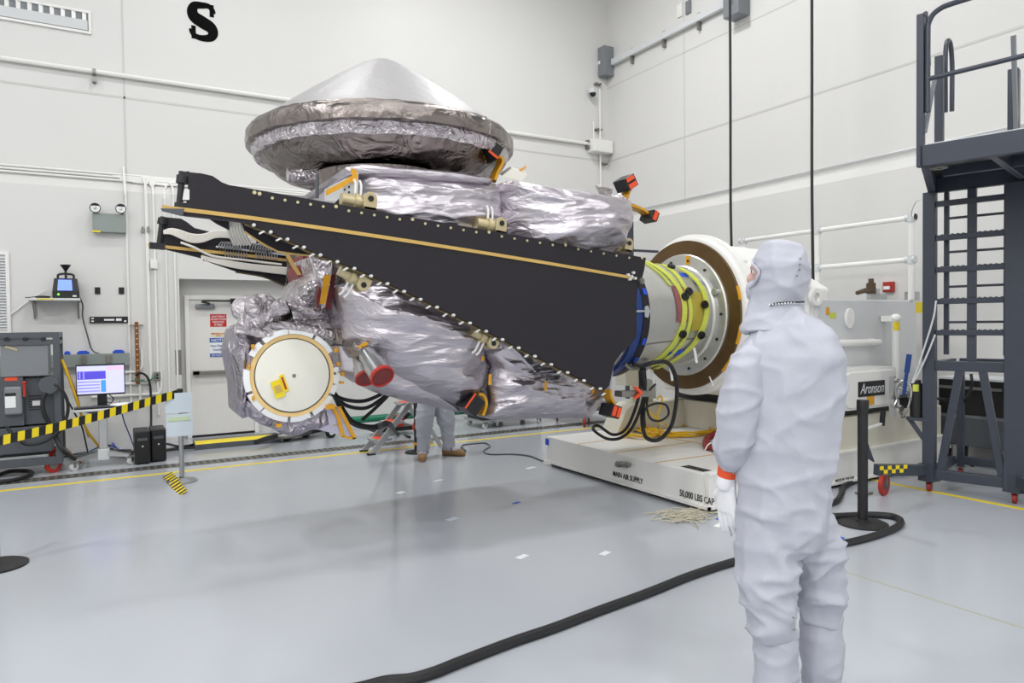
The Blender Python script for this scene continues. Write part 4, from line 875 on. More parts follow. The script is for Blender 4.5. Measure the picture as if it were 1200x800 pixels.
# short umbilical hoses from the aft ring down
# ================================================================== PAYLOAD ADAPTER + ROTATION FIXTURE
AXU = (1, 0, 0)
AD = thing('payload_adapter', 'grey metal adapter cylinder between the spacecraft and the brown ring plate', 'adapter', (4.8, 5.45, 1.1))
MB().lathe([(.001,0),(.585,0),(.585,.012),(.575,.02),(.47,.90),(.47,.955),(.001,.955)], AX+V((4.302,0,0)), AXU, 96).build('cone', 'aluring', AD)
MB().lathe_closed([(.47,.0),(.50,.0),(.515,.02),(.515,.05),(.47,.05)], AX+V((5.19,0,0)), AXU, 96).build('foot_flange', 'aluring', AD)
MB().lathe_closed([(.3,0),(.62,0),(.63,.012),(.63,.03),(.3,.03)], AX+V((5.235,0,0)), AXU, 96).build('face_disc', 'aluring', AD)
t0 = math.radians(-28); n_ = V((0,-math.cos(t0),math.sin(t0)))
MB().bar(AX+V((4.33,0,0))+n_*.578, AX+V((5.18,0,0))+n_*.474, .012, .006, up=n_).build('seam_strip', 'dullsteel', AD, smooth=False)
for k in range(14):
    t = 2*math.pi*k/14; p = AX+V((5.235, -.565*math.cos(t), .565*math.sin(t)))
    MB().cyl(p, p+V((-.012,0,0)), .014, n=10).build('bolt', 'black', AD)
MB().cyl(AX+V((5.235,-.5,.22)), AX+V((5.2,-.5,.22)), .035, n=20).build('boss', 'aluring', AD)
p = AX+V((5.232,-.12,.56)); MB().box((p.x-.002,p.y-.03,p.z-.045),(p.x+.002,p.y+.03,p.z+.045)).build('tape_tab', 'kapton', AD, smooth=False)
for an, rr_, L_ in ((52,.50,.06),(40,.53,.05)):
    t = math.radians(an); p = AX+V((5.05,0,0)); n_ = V((0,-math.cos(t),math.sin(t))); u = V((0,math.sin(t),math.cos(t)))
    c = AX+V((4.98 if an > 45 else 5.12,0,0))+n_*(.497 if an > 45 else .484); MB().hexa([c+V((x,0,0))+u*z+n_*y for z in (-.03,.03) for x,y in ((-L_,-.004),(L_,-.004),(L_,.004),(-L_,.004))]).build('blue_tape_tab', 'blue', AD, smooth=False)
t = math.radians(-45); n_ = V((0,-math.cos(t),math.sin(t))); u = V((0,math.sin(t),math.cos(t))); c = AX+V((4.86,0,0))+n_*.524
MB().hexa([c+V((x,0,0))+u*z+n_*y for z in (-.025,.025) for x,y in ((-.13,.004),(.13,-.016),(.13,-.004),(-.13,.014))]).build('blue_tape_tab', 'blue', AD, smooth=False)
def rad(x): return .575+(x-4.322)*(.47-.575)/.88
def onc(x, deg, off=0.0):
    t = math.radians(deg); r = rad(x)+off; return AX+V((x, -r*math.cos(t), r*math.sin(t)))
# webbing slings around the adapter
def slingstrap(xs, degs, wd, label, buck, off=.012, tails=()):
    t = thing('webbing_sling', label, 'sling', tuple(onc(xs[0], degs[0], off)), 'lime webbing slings')
    pts = [onc(x, d, off) for x, d in zip(xs, degs)]
    m_ = MB(); m_.ribbon(catmull(pts, 5), (wd/2, 0, 0), .012, smooth=False); m_.build('strap', 'sling', t)
    for x, d in buck:
        p = onc(x, d, off+.02); m_ = MB(); m_.lathe_closed([(.018,-.012),(.04,-.012),(.04,.012),(.018,.012)], p, (0,-math.cos(math.radians(d)),math.sin(math.radians(d))), 16); m_.cyl(p+V((-.04,0,0)), p+V((.04,0,0)), .014, n=8); m_.build('buckle', 'black', t)
    for tl in tails:
        m_ = MB(); m_.ribbon(tl, (.012,0,.004), .006); m_.build('loose_end', 'sling', t)
    return t
slingstrap([4.5,4.6,4.68,4.74,4.78,4.78,4.75,4.68,4.6,4.5], [85,70,52,36,20,2,-18,-36,-52,-68], .06, 'leftmost lime webbing sling with two black buckles around the adapter cylinder', [(4.8,18),(4.77,-20)])
slingstrap([4.9,4.86,4.85,4.86,4.87,4.86,4.82,4.76,4.68,4.58], [88,68,48,28,8,-12,-30,-46,-60,-74], .045, 'middle lime webbing sling on the adapter cylinder, knotted at the top', [(4.88,62),(4.88,24)])
slingstrap([5.0,5.06,5.1,5.1,5.08,5.04,5.0,4.92,4.84,4.76], [62,48,30,12,-4,-18,-32,-46,-60,-74], .06, 'rightmost lime webbing sling, looped near the ring plate', [(5.05,10),(5.03,-22)], off=.03)
slingstrap([4.42,4.52,4.6,4.66], [82,64,46,30], .022, 'thin lime cord over the upper left of the adapter cylinder', [])
def patch(x0, x1, d0, d1, name, mt, label, off=.006):
    m_ = MB(); n = 6
    rings = [[onc(x0, d0+(d1-d0)*i/n, off), onc(x1, d0+(d1-d0)*i/n, off), onc(x1, d0+(d1-d0)*i/n, off+.006), onc(x0, d0+(d1-d0)*i/n, off+.006)] for i in range(n+1)]
    m_.loft(rings); tag(m_.build(name, mt), label, 'pad')
M['mauve'] = mat('mauve_pad', (150, 92, 88), .6, var=.25, vscale=12, bump=.4, bscale=20); M['ochre'] = mat('ochre_pad', (176, 160, 62), .6, var=.2, vscale=8, bump=.3, bscale=10)
patch(4.68, 4.84, 30, -8, 'sling_pad', 'mauve', 'reddish brown cloth pad under the leftmost sling')
patch(4.90, 5.12, 26, -18, 'sling_pad', 'ochre', 'mustard yellow cloth pad under the right slings', .008)
for x, d in ((5.02,-38),(4.72,-76),(4.95,-74)):
    p = onc(x, d, .03); m_ = MB(); m_.ribbon([p, p+V((-.01,-.03,-.07)), p+V((.0,-.035,-.15))], (.016,0,0), .004); tag(m_.build('inspection_tag', 'paper'), 'white tag strip hanging from a sling, %s' % ('high on the right sling' if d > -50 else 'at lower left by the hoses' if x < 4.8 else 'lower right by the hose loop'), 'tag')
# rotation fixture (headstock on a wheeled base)
FX = thing('rotation_fixture', 'large white rotation fixture with round brown plate holding the spacecraft', 'machine', (6.2, 5.5, 0))
MB().lathe_closed([(.60,0),(.77,0),(.77,.03),(.60,.03)], AX+V((5.266,0,0)), AXU, 120).build('ring_plate', 'iron', FX)
MB().lathe([(.001,0),(.775,0),(.80,.012),(.80,.06),(.84,.07),(.84,.14),(.78,.15),(.78,.2),(.74,.21),(.74,.72),(.001,.72)], AX+V((5.296,0,0)), AXU, 120).build('turntable', 'white', FX)
for k in range(9):
    t = math.radians(-70+k*22); p = AX+V((5.45, -.8*math.cos(t), .8*math.sin(t)))
    MB().bar(p+V((-.02,0,0)), p+V((.09,0,0)), .02, .03).build('clamp_lug', 'white', FX, smooth=False, bevel=.004)
for a0, a1 in ((10,20),(-22,-8),(-46,-30)):
    m_ = MB(); m_.loft([[AX+V((5.27+dx, -r_*math.cos(math.radians(a)), r_*math.sin(math.radians(a)))) for dx, r_ in ((-.006,.766),(-.006,.782),(.02,.782),(.02,.766))] for a in [a0+(a1-a0)*i/4 for i in range(5)]]); m_.build('orange_tape', 'kapton', FX)
p = AX+V((5.26,-.38,-.62)); MB().bar(p, p+V((-.01,-.06,-.09)), .012, .008).build('tag_strip', 'paper', FX, smooth=False)
m_ = MB(); m_.prism([V((6.0,y,z)) for y,z in ((4.5,.78),(4.5,1.93),(5.3,2.40),(5.9,2.40),(6.55,1.98),(6.55,.78))], (.36,0,0)); m_.build('headstock', 'white', FX, smooth=False, bevel=.03)
m_ = MB(); m_.box((6.1,4.46,.78),(7.82,6.5,1.82)); m_.build('body', 'lgrey', FX, smooth=False, bevel=.015)
c = PY(866, 312, 4.75); m_ = MB(); m_.cyl(V((5.62,4.62,2.0)), V((6.02,4.62,2.0)), .16, n=32); m_.cyl(V((5.58,4.62,2.0)), V((5.62,4.62,2.0)), .18, n=32); m_.build('drive_motor', 'white', FX, bevel=.008)
for k in range(6):
    t = k*math.pi/3; p = V((5.57, 4.62+.165*math.cos(t), 2+.165*math.sin(t))); MB().cyl(p, p+V((.07,0,0)), .016, n=8).build('motor_bolt', 'white', FX)
m_ = MB(); m_.box((6.3,4.36,.66),(7.98,6.6,.78)); m_.build('gap_shade_slab', 'black', FX, smooth=False)  # inset black slab stands in for the shade in the gap above the pedestal
m_ = MB(); m_.box((6.2,4.29,.325),(8.0,6.7,.66)); m_.build('pedestal', 'cream', FX, smooth=False, bevel=.012)
m_ = MB(); m_.prism([V((x,6.4,z)) for x,z in ((5.15,.325),(6.25,.325),(6.25,.66),(5.42,.66),(5.3,.6))], (0,.3,0)); m_.build('pedestal_arm', 'cream', FX, smooth=False, bevel=.01)
m_ = MB(); m_.box((4.39,4.235,.04),(8.02,6.73,.325)); m_.build('base_plate', 'white', FX, smooth=False, bevel=.006)
m_ = MB(); m_.box((4.43,4.28,.0),(7.98,6.69,.04)); m_.build('underside_shade_slab', 'rubber', FX, smooth=False)  # dark inset slab, shade of the low gap under the base put into its colour
m_ = MB(); m_.box((4.36,4.22,.035),(8.03,4.235,.06)); m_.box((4.36,4.22,.035),(4.39,6.74,.06)); m_.box((4.385,4.225,.318),(8.0,4.29,.34)); m_.build('base_lip', 'white', FX, smooth=False)
p = PF(812, 548, .325); m_ = MB(); m_.box((p.x-.05,p.y-.17,.324),(p.x+.05,p.y+.1,.3275)); m_.build('slot', 'black', FX, smooth=False)
for a, b in (((675,520.5),(722,514)),((716,531),(812,517.5)),((768,542),(846,531)),((775,511.5),(840,522.5)),((722,514),(775,511.5))):
    a, b = PF(*a, .326), PF(*b, .326); m_ = MB(); m_.bar(a, b, .022, .002); m_.build('floor_tape', 'gold', FX, smooth=False)
XF = 4.388
a, b = PX(718.5, 557.2, XF), PX(753.5, 563.6, XF); fit_text('MAIN AIR SUPPLY', (XF,a.y,a.z), (XF,b.y,a.z), (0,0,1), .052, .002, bold=.012).build('lettering', 'black', FX, smooth=False)
a, b = PX(796.5, 580.5, XF), PX(837, 588.4, XF); fit_text('50,000 LBS CAP', (XF,a.y,a.z), (XF,b.y,a.z), (0,0,1), .058, .002, bold=.014).build('lettering', 'black', FX, smooth=False)
YS = 4.234
a, b = PY(979, 565, YS), PY(1001, 559, YS); fit_text('MADE IN THE USA', (a.x,YS,a.z), (b.x,YS,a.z), (0,0,1), .028, .002, bold=.012).build('lettering', 'black', FX, smooth=False)
c = PX(728, 543.5, XF); m_ = MB(); m_.cyl(c, c+V((-.05,0,0)), .028, n=12); m_.cyl(c+V((-.03,.02,0)), c+V((-.03,-.16,.02)), .02, n=12); m_.cyl(c+V((-.03,-.07,.01)), c+V((-.03,-.12,.015)), .032, n=6); m_.cyl(c+V((-.03,.03,0)), c+V((-.03,-.02,0)), .03, n=6); m_.build('air_fitting', 'dullsteel', FX)
c = PX(641, 518, XF); MB().box((XF-.003,c.y-.04,c.z-.03),(XF,c.y+.03,c.z+.04)).build('blue_tape_tab', 'blue', FX, smooth=False)
# gear housing with the maker's plate
def stadium(x0, x1, z0, z1, r, Y, n=10):
    P = []
    for cx, cz, a0 in ((x1-.06,z1-.06,0),(x0+r,z1-r,90),(x0+r,z0+r,180),(x1-.06,z0+.06,270)):
        rr_ = r if cx < (x0+x1)/2 else .06
        for i in range(n+1):
            t = math.radians(a0+90*i/n); P.append(V((cx+rr_*math.cos(t), Y, cz+rr_*math.sin(t))))
    return P
gx0, gx1 = PY(977, 455, 4.2).x, PY(1049, 455, 4.2).x; gz0, gz1 = PY(1020, 478, 4.2).z, PY(1020, 431, 4.2).z
m_ = MB(); m_.prism(stadium(gx0, gx1, gz0, gz1, .2, 4.19), (0,.3,0)); gh = m_.build('gear_housing', 'white', FX, smooth=False, bevel=.02, seg=3)
m_ = MB(); m_.prism(stadium(gx0+.08, gx1-.02, gz0+.02, gz1-.03, .17, 4.175), (0,.02,0)); m_.build('housing_cover', 'white', gh, smooth=False, bevel=.006)
a, b = PY(1006, 450, 4.17), PY(1036.5, 461, 4.17); m_ = MB(); m_.box((a.x,4.166,b.z-.01),(b.x,4.176,a.z+.02)); m_.build('maker_plate', 'black', gh, smooth=False)
fit_text('Aronson', (a.x+.02,4.164,b.z+.02), (b.x-.02,4.164,b.z+.02), (0,0,1), (a.z-b.z)*.9, .002, shear=.35, bold=.0).build('lettering', 'lgrey', gh, smooth=False)
c = PY(1020.5, 467.5, 4.17); m_ = MB(); m_.box((c.x-.055,4.168,c.z-.055),(c.x+.055,4.176,c.z+.05)); m_.build('warning_label', 'kapton', gh, smooth=False)
# side fittings on the body
YB = 4.46
a, b = PY(984, 401, YB-.05), PY(1030, 401, YB-.05); m_ = MB(); m_.cyl((a.x-.4,YB-.05,a.z), (b.x,YB-.05,b.z), .035, n=20); m_.build('grab_bar', 'white', FX)
for q_ in (a.x, b.x-.1): MB().box((q_-.02,YB-.05,a.z-.03),(q_+.02,YB+.01,a.z+.03)).build('bar_bracket', 'white', FX, smooth=False)
c = PY(994, 373, YB); m_ = MB(); m_.loft([[V((c.x+.07*math.cos(t), YB-y, c.z+.105*math.sin(t))) for t in [2*math.pi*i/32 for i in range(32)]] for y in (0,.03)]); m_.build('cover_plate', 'white', FX, bevel=.006)
a, b = PY(1049.5, 373, YB-.12), PY(1049.5, 487, YB-.12); m_ = MB(); m_.cyl((a.x,YB-.12,b.z), (a.x,YB-.12,a.z), .036, n=24); m_.ell((a.x,YB-.12,a.z), (.055,.055,.05)); m_.bar((a.x,YB-.12,a.z), (a.x-.06,YB,a.z), .07, .06); cy_ = m_.build('vertical_tube', 'white', FX)
c = PY(1049.5, 381.5, YB-.18); m_ = MB(); m_.loft([[V((a.x+.038*math.cos(t), YB-.12+.038*math.sin(t), z)) for t in [math.pi+math.pi*i/12 for i in range(13)]]+[V((a.x+.0355*math.cos(t), YB-.12+.0355*math.sin(t), z)) for t in [2*math.pi-math.pi*i/12 for i in range(13)]] for z in (c.z-.05, c.z+.05)]); m_.build('warning_label', 'yellow', cy_, smooth=False)
for px0, py0, px1, py1, mt in ((1073,354,1083.5,366.5,'yellow'),(968,360,971.5,369,'kapton'),(972,366,979.5,373,'sling')):
    a, b = PY(px0,py0,YB), PY(px1,py1,YB); MB().box((a.x,YB-.004,b.z),(b.x,YB,a.z)).build('sticker', mt, FX, smooth=False)
c = PY(957, 358, YB-.03); m_ = MB(); m_.lathe_closed([(.045,-.02),(.085,-.02),(.085,.02),(.045,.02)], V((c.x,YB-.02,1.84)), (0,1,0), 24); m_.build('lifting_eye', 'white', FX)
for px, dx in ((1020, -1), (940, 1)):
    c = PY(px, 345, 4.8); zt = 1.82; X_ = c.x
    m_ = MB(); m_.box((X_+.02,4.7,zt),(X_+.16,4.86,zt+.08)); m_.cyl((X_+.09,4.78,zt+.08),(X_+.09,4.78,zt+.14),.03,n=10); k = m_.build('clamp_base', 'alu', FX, smooth=False)
    M.setdefault('bronze', mat('bronze_handle', (96,80,62), .45, .6, var=.2))
    m_ = MB(); m_.tube([(X_-.0,4.78,zt+.12),(X_-.15,4.76,zt+.115),(X_-.33*1,4.74,zt+.085)], lambda t: .035-.012*t, n=10); m_.cyl((X_-.02,4.78,zt+.08),(X_-.02,4.78,zt+.2),.05,n=12); m_.cyl((X_-.02,4.78,zt+.2),(X_-.02,4.78,zt+.25),.03,n=6); m_.build('clamp_handle', 'bronze', k)
for px in (1075,):
    c = PY(px, 347, 4.5); MB().box((c.x-.05,4.5,1.82),(c.x+.05,4.62,1.92)).build('post_block', 'alu', FX, smooth=False, bevel=.004)
# guard rail on top of the fixture
RX = 7.72
a, b, c2 = PX(870, 284, RX), PX(1068, 255, RX), PX(1068, 304, RX)
zt, zm_ = b.z, c2.z; ya, yb_ = min(a.y, 6.5), 4.56
yb_ = PX(1068, 300, RX).y; ym = PX(958, 300, RX).y
gr = thing('guard_rail', 'white tubular guard rail on top of the rotation fixture', 'railing', (RX, 5.4, 1.82))
for z, y1 in ((zt, a.y), (zm_, ym+.35)):
    m_ = MB(); m_.cyl((RX,yb_,z), (RX,y1,z), .028, n=14); m_.build('rail', 'white', gr)
for y in (yb_, ym, a.y-.02):
    m_ = MB(); m_.cyl((RX,y,1.82 if y < 6.45 else zt-.12), (RX,y,zt), .032, n=14); m_.build('post', 'white', gr)
for y, z in ((yb_,zt),(yb_,zm_),(ym,zt),(ym,zm_),(a.y-.02,zt)):
    m_ = MB(); m_.cyl((RX,y,z-.045),(RX,y,z+.045),.044,n=14); m_.cyl((RX,y-.045,z),(RX,y+.06,z),.042,n=14); m_.build('pipe_fitting', 'lgrey', gr)
m_ = MB(); m_.cyl((RX,yb_-.05,zt+.005),(RX,yb_-.047,zt+.005),.034,n=14); m_.build('open_end', 'black', gr)
# hoses, cables and tools on the base plate
def hose(name, pts, r, mt, label, cat, group=None, n=10, k=8):
    m_ = MB(); m_.tube(pts, r, n=n, k=k); return tag(m_.build(name, mt), label, cat, group)
hose('umbilical_hose', [PY(742,426,5.0), PY(752,428.5,4.97), PY(766,424.5,4.9), PY(780,424,4.9), PY(788,432,4.95), PY(793,450,5.0), PY(792,475,5.1), PY(786,500,5.2), PY(772,515,5.3), PY(757,512,5.3), PY(752.5,490,5.2), PY(755,460,5.1), PY(752,432,5.0)], .020, 'rubber', 'thick black hose hanging in one big loop from the adapter onto the base', 'hose')
hose('umbilical_hose', [PY(755,431,5.05), PY(756,455,5.1), PY(750,480,5.15), PY(740,502,5.3), PY(727,513,5.4), PY(712,514,5.5), PY(698,506,5.6), PY(695,500.5,5.7), PY(702,499,5.7), PY(718,509,5.5), PY(733,503,5.35), PY(744,480,5.2), PY(750,455,5.1), PY(750,434,5.05)], .015, 'rubber', 'black hose with a long flattened loop trailing left over the base plate', 'hose')
hose('umbilical_hose', [PY(768,450,5.05), PY(761,458,5.05), PY(758,475,5.1), PY(762,490,5.1), PY(773,493,5.1), PY(783,486,5.1), PY(781,475,5.1), PY(770,472.5,5.1), PY(758,477,5.1), PY(755,486,5.12), PY(756,500,5.2)], .011, 'rubber', 'thin black hose curled in a small round coil below the adapter', 'hose')
pts = []
random.seed(3)
def coil(cx, cy, rx, ry, z, turns, jit, ph=0):
    P = []; c = PF(cx, cy, z); ex = (PF(cx+rx, cy, z)-c); ey = (PF(cx, cy-ry, z)-c)
    for i in range(turns*10):
        t = 2*math.pi*i/10+ph; f = 1+random.uniform(-jit, jit)
        P.append(c+ex*math.cos(t)*f+ey*math.sin(t)*f+V((0,0,random.uniform(0,.045))))
    return P
hose('extension_cable', coil(795,504,42,6,.337,9,.22), .009, 'yellowcable', 'yellow cable coiled in a heap against the pedestal', 'cable', n=6, k=4)
hose('extension_cable', coil(752,508,20,5,.337,6,.22)+[PF(775,500,.36)], .009, 'yellowcable', 'smaller loose coil of yellow cable under the hose loop', 'cable', n=6, k=4)
hose('extension_cable', [PY(755,476,5.4), PY(766,487,5.4), PY(776,494,5.45), PF(785,504,.345)], .01, 'yellowcable', 'yellow cable slanting down past the small black coil', 'cable')
hose('extension_cable', [PY(770,468,5.5), PY(773,464,5.5), PY(776,467,5.5), PY(773,480,5.5), PY(769,490,5.5), PF(773,500,.345)], .009, 'yellowcable', 'yellow cable hooked over the pedestal arm', 'cable')
hose('air_hose', coil(846,519,20,8,.345,4,.14), .022, 'hose_red', 'coiled dark red air hose on the base plate behind the glove', 'hose', n=8, k=5)
hose('tie_cord', [PF(826,527,.345), PF(831,520,.40), PF(840,517,.41), PF(852,514,.41)], .006, 'paper', 'white cord lying across the coiled dark red hose', 'cord')
# electronics gathered under the adapter
m_ = MB(); m_.bar(PY(735,423,5.1), PY(760,428,5.1), .09, .07); m_.bar(PY(742,428,5.15), PY(758,431,5.1), .05, .05); m_.tube([PY(732,426,5.05),PY(742,432,5.05),PY(760,426,5.05)], .018)
tag(m_.build('connector_bundle', 'dullsteel', smooth=False), 'bundle of cable connectors under the lower edge of the adapter', 'connector')
for pts, Y_, mt in (([(757,443),(768.5,445),(769,467),(760,467)],6.42,'lgrey'),([(732,431),(752,434),(753,450),(734,452)],6.42,'cream')):
    m_ = MB(); m_.prism([PY(x, y, Y_) for x, y in pts], (0,.2,0)); m_.build('arm_bracket', mt, FX, smooth=False, bevel=.006)
m_ = MB(); m_.box((5.55,6.45,.655),(5.75,6.65,.86)); m_.build('arm_post', 'cream', FX, smooth=False, bevel=.006)
# ================================================================== LEFT SIDE EQUIPMENT
def caster(x, y, par, r=.06, wheel='black', top=.2, hub='lgrey', ang=0.0, name='caster'):
    d = V((math.cos(ang), math.sin(ang), 0)); ax = V((-d.y, d.x, 0))
    m_ = MB(); c = V((x,y,r))
    for s in (-1, 1): m_.bar(c+ax*.025*s+V((0,0,-.01)), c+ax*.025*s+V((0,0,top-r)), .03, .006, up=ax)
    m_.box((x-.04,y-.04,top-.012),(x+.04,y+.04,top)); k = m_.build(name, 'dullsteel', par, smooth=False)
    m_ = MB(); m_.lathe([(.001,-.017),(r*.55,-.018),(r*.6,-.02),(r,-.016),(r,.016),(r*.6,.02),(r*.55,.018),(.001,.017)], c, ax, 24); m_.build('wheel', wheel, k)
    m_ = MB(); m_.cyl(c-ax*.022, c+ax*.022, r*.5, n=16); m_.build('hub', hub, k)
    return k
YR = 9.42
def rx(px): return PY(px, 480, YR).x
def rz(py, px=40): return PY(px, py, YR).z
RK = thing('equipment_rack', 'grey wheeled equipment rack with breaker box at the left edge', 'rack', (rx(0), YR+.4, 0))
xl, xr = rx(-70), rx(72); pw = rx(72)-rx(64); zt, zb0, zb1 = rz(389.5), rz(537), rz(546)
for x in (xl, xr-pw):
    for y in (YR, YR+.82): MB().box((x,y,zb1),(x+pw,y+pw,zt)).build('post', 'dgrey', RK, smooth=False, bevel=.004)
for z0, z1 in ((rz(396), zt), (rz(404), rz(399)), (zb1, zb0)):
    for y in (YR+.002, YR+.822): MB().box((xl+pw,y,z0),(xr-pw,y+pw-.01,z1)).build('crossbar', 'dgrey', RK, smooth=False)
    for x in (xl+.002, xr-pw+.002): MB().box((x,YR+pw,z0),(x+pw-.006,YR+.82,z1)).build('side_bar', 'dgrey', RK, smooth=False)
a = rz(399); MB().box((xl+pw,YR+.03,a-.002),(xr-pw-.06,YR+.06,rz(396)+.002)).build('gauge_strip', 'grey', RK, smooth=False)
for px in (8, 29.5, 50.5):
    c = PY(px, 397.3, YR); MB().cyl((c.x,YR-.012,c.z),(c.x,YR+.03,c.z),.022,n=14).build('gauge', 'black', RK)
MB().box((rx(2),YR+.02,rz(440.5)),(rx(58.5),YR+.5,rz(404))).build('cabinet', 'grey', RK, smooth=False, bevel=.006)
c = PY(12, 408, YR); MB().hexa([c+V(o) for o in ((-.05,.012,.01),(.06,.012,-.03),(.06,.02,-.03),(-.05,.02,.01),(-.045,.012,.03),(.065,.012,-.01),(.065,.02,-.01),(-.045,.02,.03))]).build('plate_label', 'beige', RK, smooth=False)
MB().box((xl+pw,YR+.04,rz(498)),(rx(28),YR+.6,rz(441))).build('breaker_cabinet', 'dgrey', RK, smooth=False, bevel=.006)
MB().box((rx(27.5),YR+.1,rz(498)),(rx(63),YR+.6,rz(443))).build('control_cabinet', 'dgrey', RK, smooth=False, bevel=.004)
MB().box((xl+pw,YR+.06,rz(531)),(rx(60),YR+.65,rz(500))).build('transformer', 'dgrey', RK, smooth=False, bevel=.006)
for i in range(6):
    z = rz(464+i*3.2, 40); MB().box((rx(33),YR+.094,z-.012),(rx(48),YR+.1,z)).build('vent_slat', 'black', RK, smooth=False)
a, b = PY(4.5, 453.5, YR), PY(27, 485, YR); db = MB().box((a.x,YR-.03,b.z),(b.x,YR+.04,a.z)).build('breaker_box', 'grey', RK, smooth=False, bevel=.02)
a, b = PY(6, 462.5, YR), PY(19, 477, YR); MB().box((a.x,YR-.034,b.z),(b.x,YR-.03,a.z)).build('label_plate', 'paper', db, smooth=False)
a, b = PY(6, 460.5, YR), PY(19, 463.5, YR); MB().box((a.x,YR-.036,b.z),(b.x,YR-.031,a.z)).build('label_band', 'black', db, smooth=False)
a, b = PY(5, 442.5, YR), PY(20, 446, YR); MB().box((a.x,YR+.034,b.z),(b.x,YR+.041,a.z)).build('orange_label', 'orange', RK, smooth=False)
a, b = PY(37, 470.5, YR), PY(50, 475.5, YR); MB().box((a.x,YR+.09,b.z),(b.x,YR+.101,a.z)).build('label_plate', 'paper', RK, smooth=False)
m_ = MB(); c = PY(28.5, 456, YR-.02); m_.bar(c+V((0,0,-.08)), c+V((0,0,.07)), .025, .03); m_.ell(c+V((0,0,.07)), .022); m_.build('switch_lever', 'red', RK)
c = PY(57, 451.5, YR-.06); dd = MB().cyl(c, c+V((0,.16,0)), .098, n=32).build('cable_drum', 'dgrey', RK, bevel=.006)
for x, y in ((rx(60), YR+.06), (rx(-60), YR+.06), (rx(60), YR+.8), (rx(-60), YR+.8)): caster(x, y, RK, .085, 'red', zb1+.01, 'dullsteel', .5)
def hs(name, pts, r, mt, label, cat='cable', group=None):
    m_ = MB(); m_.tube(pts, r, n=8, k=8); return tag(m_.build(name, mt), label, cat, group)
hs('power_cable', [PY(54,460,YR-.05), PY(50,470,YR-.06), PY(52,485,YR-.07), PY(60,500,YR-.05), PY(66,515,YR-.05), PY(74,528,YR-.1), PY(88,538,YR)], .022, 'rubber', 'thick black cord falling from the round drum of the rack to the floor')
hs('power_cable', [PY(64,450,YR-.05), PY(72,456,YR-.06), PY(79,470,YR-.06), PY(79,485,YR-.06), PY(74,498,YR-.06), PY(66,508,YR-.08), PY(50,518,YR-.08), PY(30,520,YR-.08), PY(14,508,YR-.07), PY(8,500,YR-.05)], .018, 'rubber', 'black cord swung in a wide loop across the front of the rack')
hs('power_cable', [PY(-30,548,YR+.15), PF(-10,558,.03), PF(12,552,.03), PF(34,552,.03), PF(36,556,.03), PF(16,562,.03), PF(-10,565,.03)], .022, 'rubber', 'black cord folded on the floor under the rack')
hs('yellow_cord', [PY(72,421,YR+.1), PY(78,436,YR+.1), PY(86,458,YR+.15), PY(93,478,YR+.2), PY(101,502,YR+.3), PY(112,518,YR+.4), PY(118,525,YR+.5)], .014, 'yellowcable', 'yellow cord hanging from the rack post towards the computer cart')
hs('yellow_cord', [PY(73,421,YR+.12), PY(82,441,YR+.2), PY(92,470,YR+.3), PY(96,490,YR+.35), PY(104,512,YR+.5)], .01, 'gold', 'thinner amber cord hanging beside the yellow one')
hs('signal_cable', [PY(80,470,YR+.3), PY(88,485,YR+.3), PY(96,500,YR+.4), PF(103,530,.05)], .009, 'rubber', 'thin black lead drooping left of the computer cart column')
# computer cart
cb_ = PF(122, 545); CX, CY = cb_.x, cb_.y
CC = thing('computer_cart', 'grey rolling computer cart with a tilted tray, four casters and a column', 'cart', (CX, CY, 0))
zc = lambda py: PY(122, py, CY).z
zt_ = zc(481)
MB().box((CX-.045,CY-.04,.12),(CX+.045,CY+.04,zt_)).build('column', 'alu', CC, smooth=False, bevel=.01)
MB().box((CX-.06,CY-.06,.07),(CX+.06,CY+.06,.2)).build('column_foot', 'lgrey', CC, smooth=False, bevel=.01)
for dx, dy in ((-.3,-.17),(.28,-.13),(-.26,.25),(.28,.25)):
    m_ = MB(); m_.loft([[V((CX,CY,.15))+V(o) for o in ((-.03,-.03,-.03),(.03,.03,-.03),(.03,.03,.03),(-.03,-.03,.03))],[V((CX+dx,CY+dy,.11))+V(o) for o in ((-.02,-.02,-.015),(.02,.02,-.015),(.02,.02,.015),(-.02,-.02,.015))]]); m_.build('leg', 'alu', CC, smooth=False)
    caster(CX+dx, CY+dy, CC, .045, 'lgrey', .11, 'paper', .6)
a, b = PY(86, 480, CY-.2), PY(152, 475, CY-.2)
m_ = MB(); zt2 = zt_+.02; m_.prism([V((x,y,zt2)) for x,y in ((CX-.3,CY-.22),(CX+.24,CY-.24),(CX+.3,CY-.1),(CX+.3,CY+.2),(CX-.3,CY+.2))], (0,0,.025)); m_.build('tray', 'lgrey', CC, smooth=False, bevel=.006)
m_ = MB(); m_.loft([[V((CX+x,CY+y,zt2)) for x,y in ((-.2,-.15),(.2,-.15),(.2,.15),(-.2,.15))],[V((CX+x,CY+y,zt2-.07)) for x,y in ((-.06,-.05),(.06,-.05),(.06,.05),(-.06,.05))]]); m_.build('tray_support', 'dgrey', CC, smooth=False)
z0 = zt2+.025
m_ = MB(); m_.box((CX-.28,CY-.2,z0),(CX+.14,CY-.05,z0+.02)); kb = m_.build('keyboard', 'black', smooth=False, bevel=.004); tag(kb, 'black keyboard on the computer cart tray', 'keyboard')
m_ = MB(); m_.box((CX-.26,CY-.19,z0+.02),(CX+.12,CY-.06,z0+.026)); m_.build('key_block', 'dgrey', kb, smooth=False)
c = PY(143, 471, CY-.05); m_ = MB(); m_.ell((CX+.2,CY-.12,z0+.025), (.13,.09,.025), 20, 8); tag(m_.build('mouse_pad_cushion', 'paper'), 'white oval pad on the right of the computer cart tray', 'pad')
MN = thing('monitor', 'flat monitor showing blue and white windows on the computer cart', 'monitor', (CX-.02, CY+.02, z0))
